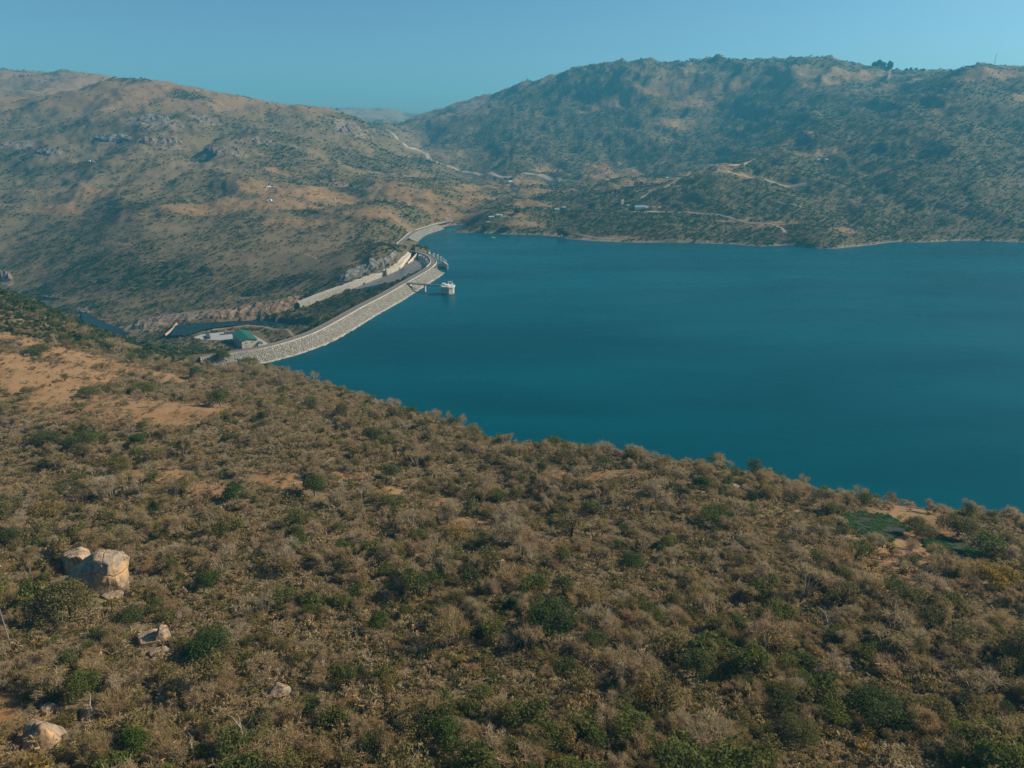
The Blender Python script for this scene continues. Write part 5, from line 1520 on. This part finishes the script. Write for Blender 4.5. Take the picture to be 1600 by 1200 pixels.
# ------------------------------------------------------------------ the largest near shrubs, one by one
LAND = [(140, 893, "the huge orange boulder"), (236, 1000, "the cracked flat boulder"), (56, 1150, "the whale-backed boulder"), (432, 1082, "the pale curved boulder"), (862, 960, "the broad dark green tree"),
        (330, 1000, "the dome-shaped green tree"), (596, 965, "the upright bright-edged tree"), (1088, 1035, "the round olive-green tree"), (705, 1150, "the bottom centre bright tree"), (372, 775, "the bright mid-slope tree"),
        (150, 635, "the orange clearing"), (612, 738, "the dark tree with shadow"), (783, 885, "the small tan boulder"), (1157, 760, "the pinkish flat rocks"), (1040, 848, "the dark upright tree"), (1548, 900, "the golden yellow tree"),
        (1370, 825, "the upper garden plot"), (1485, 862, "the lower garden plot"), (1365, 1100, "the dark thicket tree"), (915, 745, "the small orange gap"), (598, 625, "the rock above the lake"), (370, 570, "the dam's foot"), (1287, 985, "the forked bare tree")]
ORD = ["nearest", "second", "third", "fourth", "fifth", "sixth", "seventh", "eighth", "ninth", "tenth", "eleventh", "twelfth", "thirteenth", "fourteenth", "fifteenth", "sixteenth", "seventeenth", "eighteenth", "nineteenth", "twentieth"] + \
      ["twenty-" + q for q in ("first", "second", "third", "fourth", "fifth", "sixth", "seventh", "eighth", "ninth")] + ["thirtieth"] + ["thirty-" + q for q in ("first", "second", "third", "fourth", "fifth", "sixth", "seventh", "eighth", "ninth")]
KN = {'bare': ("leafless_bush", "grey-brown leafless bush", "bush", "leafless bushes on the near hillside"), 'olive': ("olive_bush", "olive-brown leafy bush", "bush", "olive bushes on the near hillside"), 'green': ("green_bush", "green leafy bush", "bush", "green bushes on the near hillside")}
ng_ = np.array(NO_GROW)
def blocked(x, y): return bool(np.any(np.hypot(ng_[:, 0] - x, ng_[:, 1] - y) < ng_[:, 2]))
keepS = [k for k in SINGLE if not blocked(near_x[k], near_y[k])]
slots = {}
for k in keepS:
    best = min(range(len(LAND)), key=lambda i: math.hypot(LAND[i][0] - u_[k], LAND[i][1] - v_[k]))
    dx, dy = u_[k] - LAND[best][0], v_[k] - LAND[best][1]
    side = ("right of" if dx > 0 else "left of") if abs(dx) > abs(dy) else ("in front of" if dy > 0 else "behind")
    slots.setdefault((near_kind[k], best, side), []).append((math.hypot(dx, dy), k))
rk = random.Random(4)
for (kd, best, side), lst in slots.items():
    nm, desc, cat, grp = KN[kd]
    for i, (_, k) in enumerate(sorted(lst)):
        sz = near_size[k]
        adj = "wide" if sz > 4.2 else ("mid-sized" if sz > 3 else "small")
        me = rk.choice(protos[kd]).data
        o = bpy.data.objects.new(nm, me); COL.objects.link(o)
        o.location = (near_x[k], near_y[k], near_z[k]); o.rotation_euler = (rk.gauss(0, .06), rk.gauss(0, .06), near_rot[k]); o.scale = (sz * rk.uniform(.75, 1.3), sz * rk.uniform(.8, 1.2), sz * near_hz[k])
        o_ = ORD[min(i, len(ORD) - 1)]
        tag(o, f"{adj} {desc}, {o_} of its kind {side} {LAND[best][2]}", cat, grp)
# nothing grows through boulders or the big trees
for i in range(len(S['x'])):
    x, y = S['x'][i], S['y'][i]
    near_ = np.hypot(x, y) < 720
    if near_.any():
        bad = np.zeros(len(x), bool)
        for a_, b_, c_ in NO_GROW: bad |= np.hypot(x - a_, y - b_) < c_
        g = ~bad
        for key in S: S[key][i] = S[key][i][g]
scrub_object("scrub", ('bare', 'olive', 'green', 'low', 'tuft', 'crop'), "dry scrub covering the near hillside")
scrub_object("woodland", ('far', 'fargreen'), "bush and trees covering the valley sides and far hills")
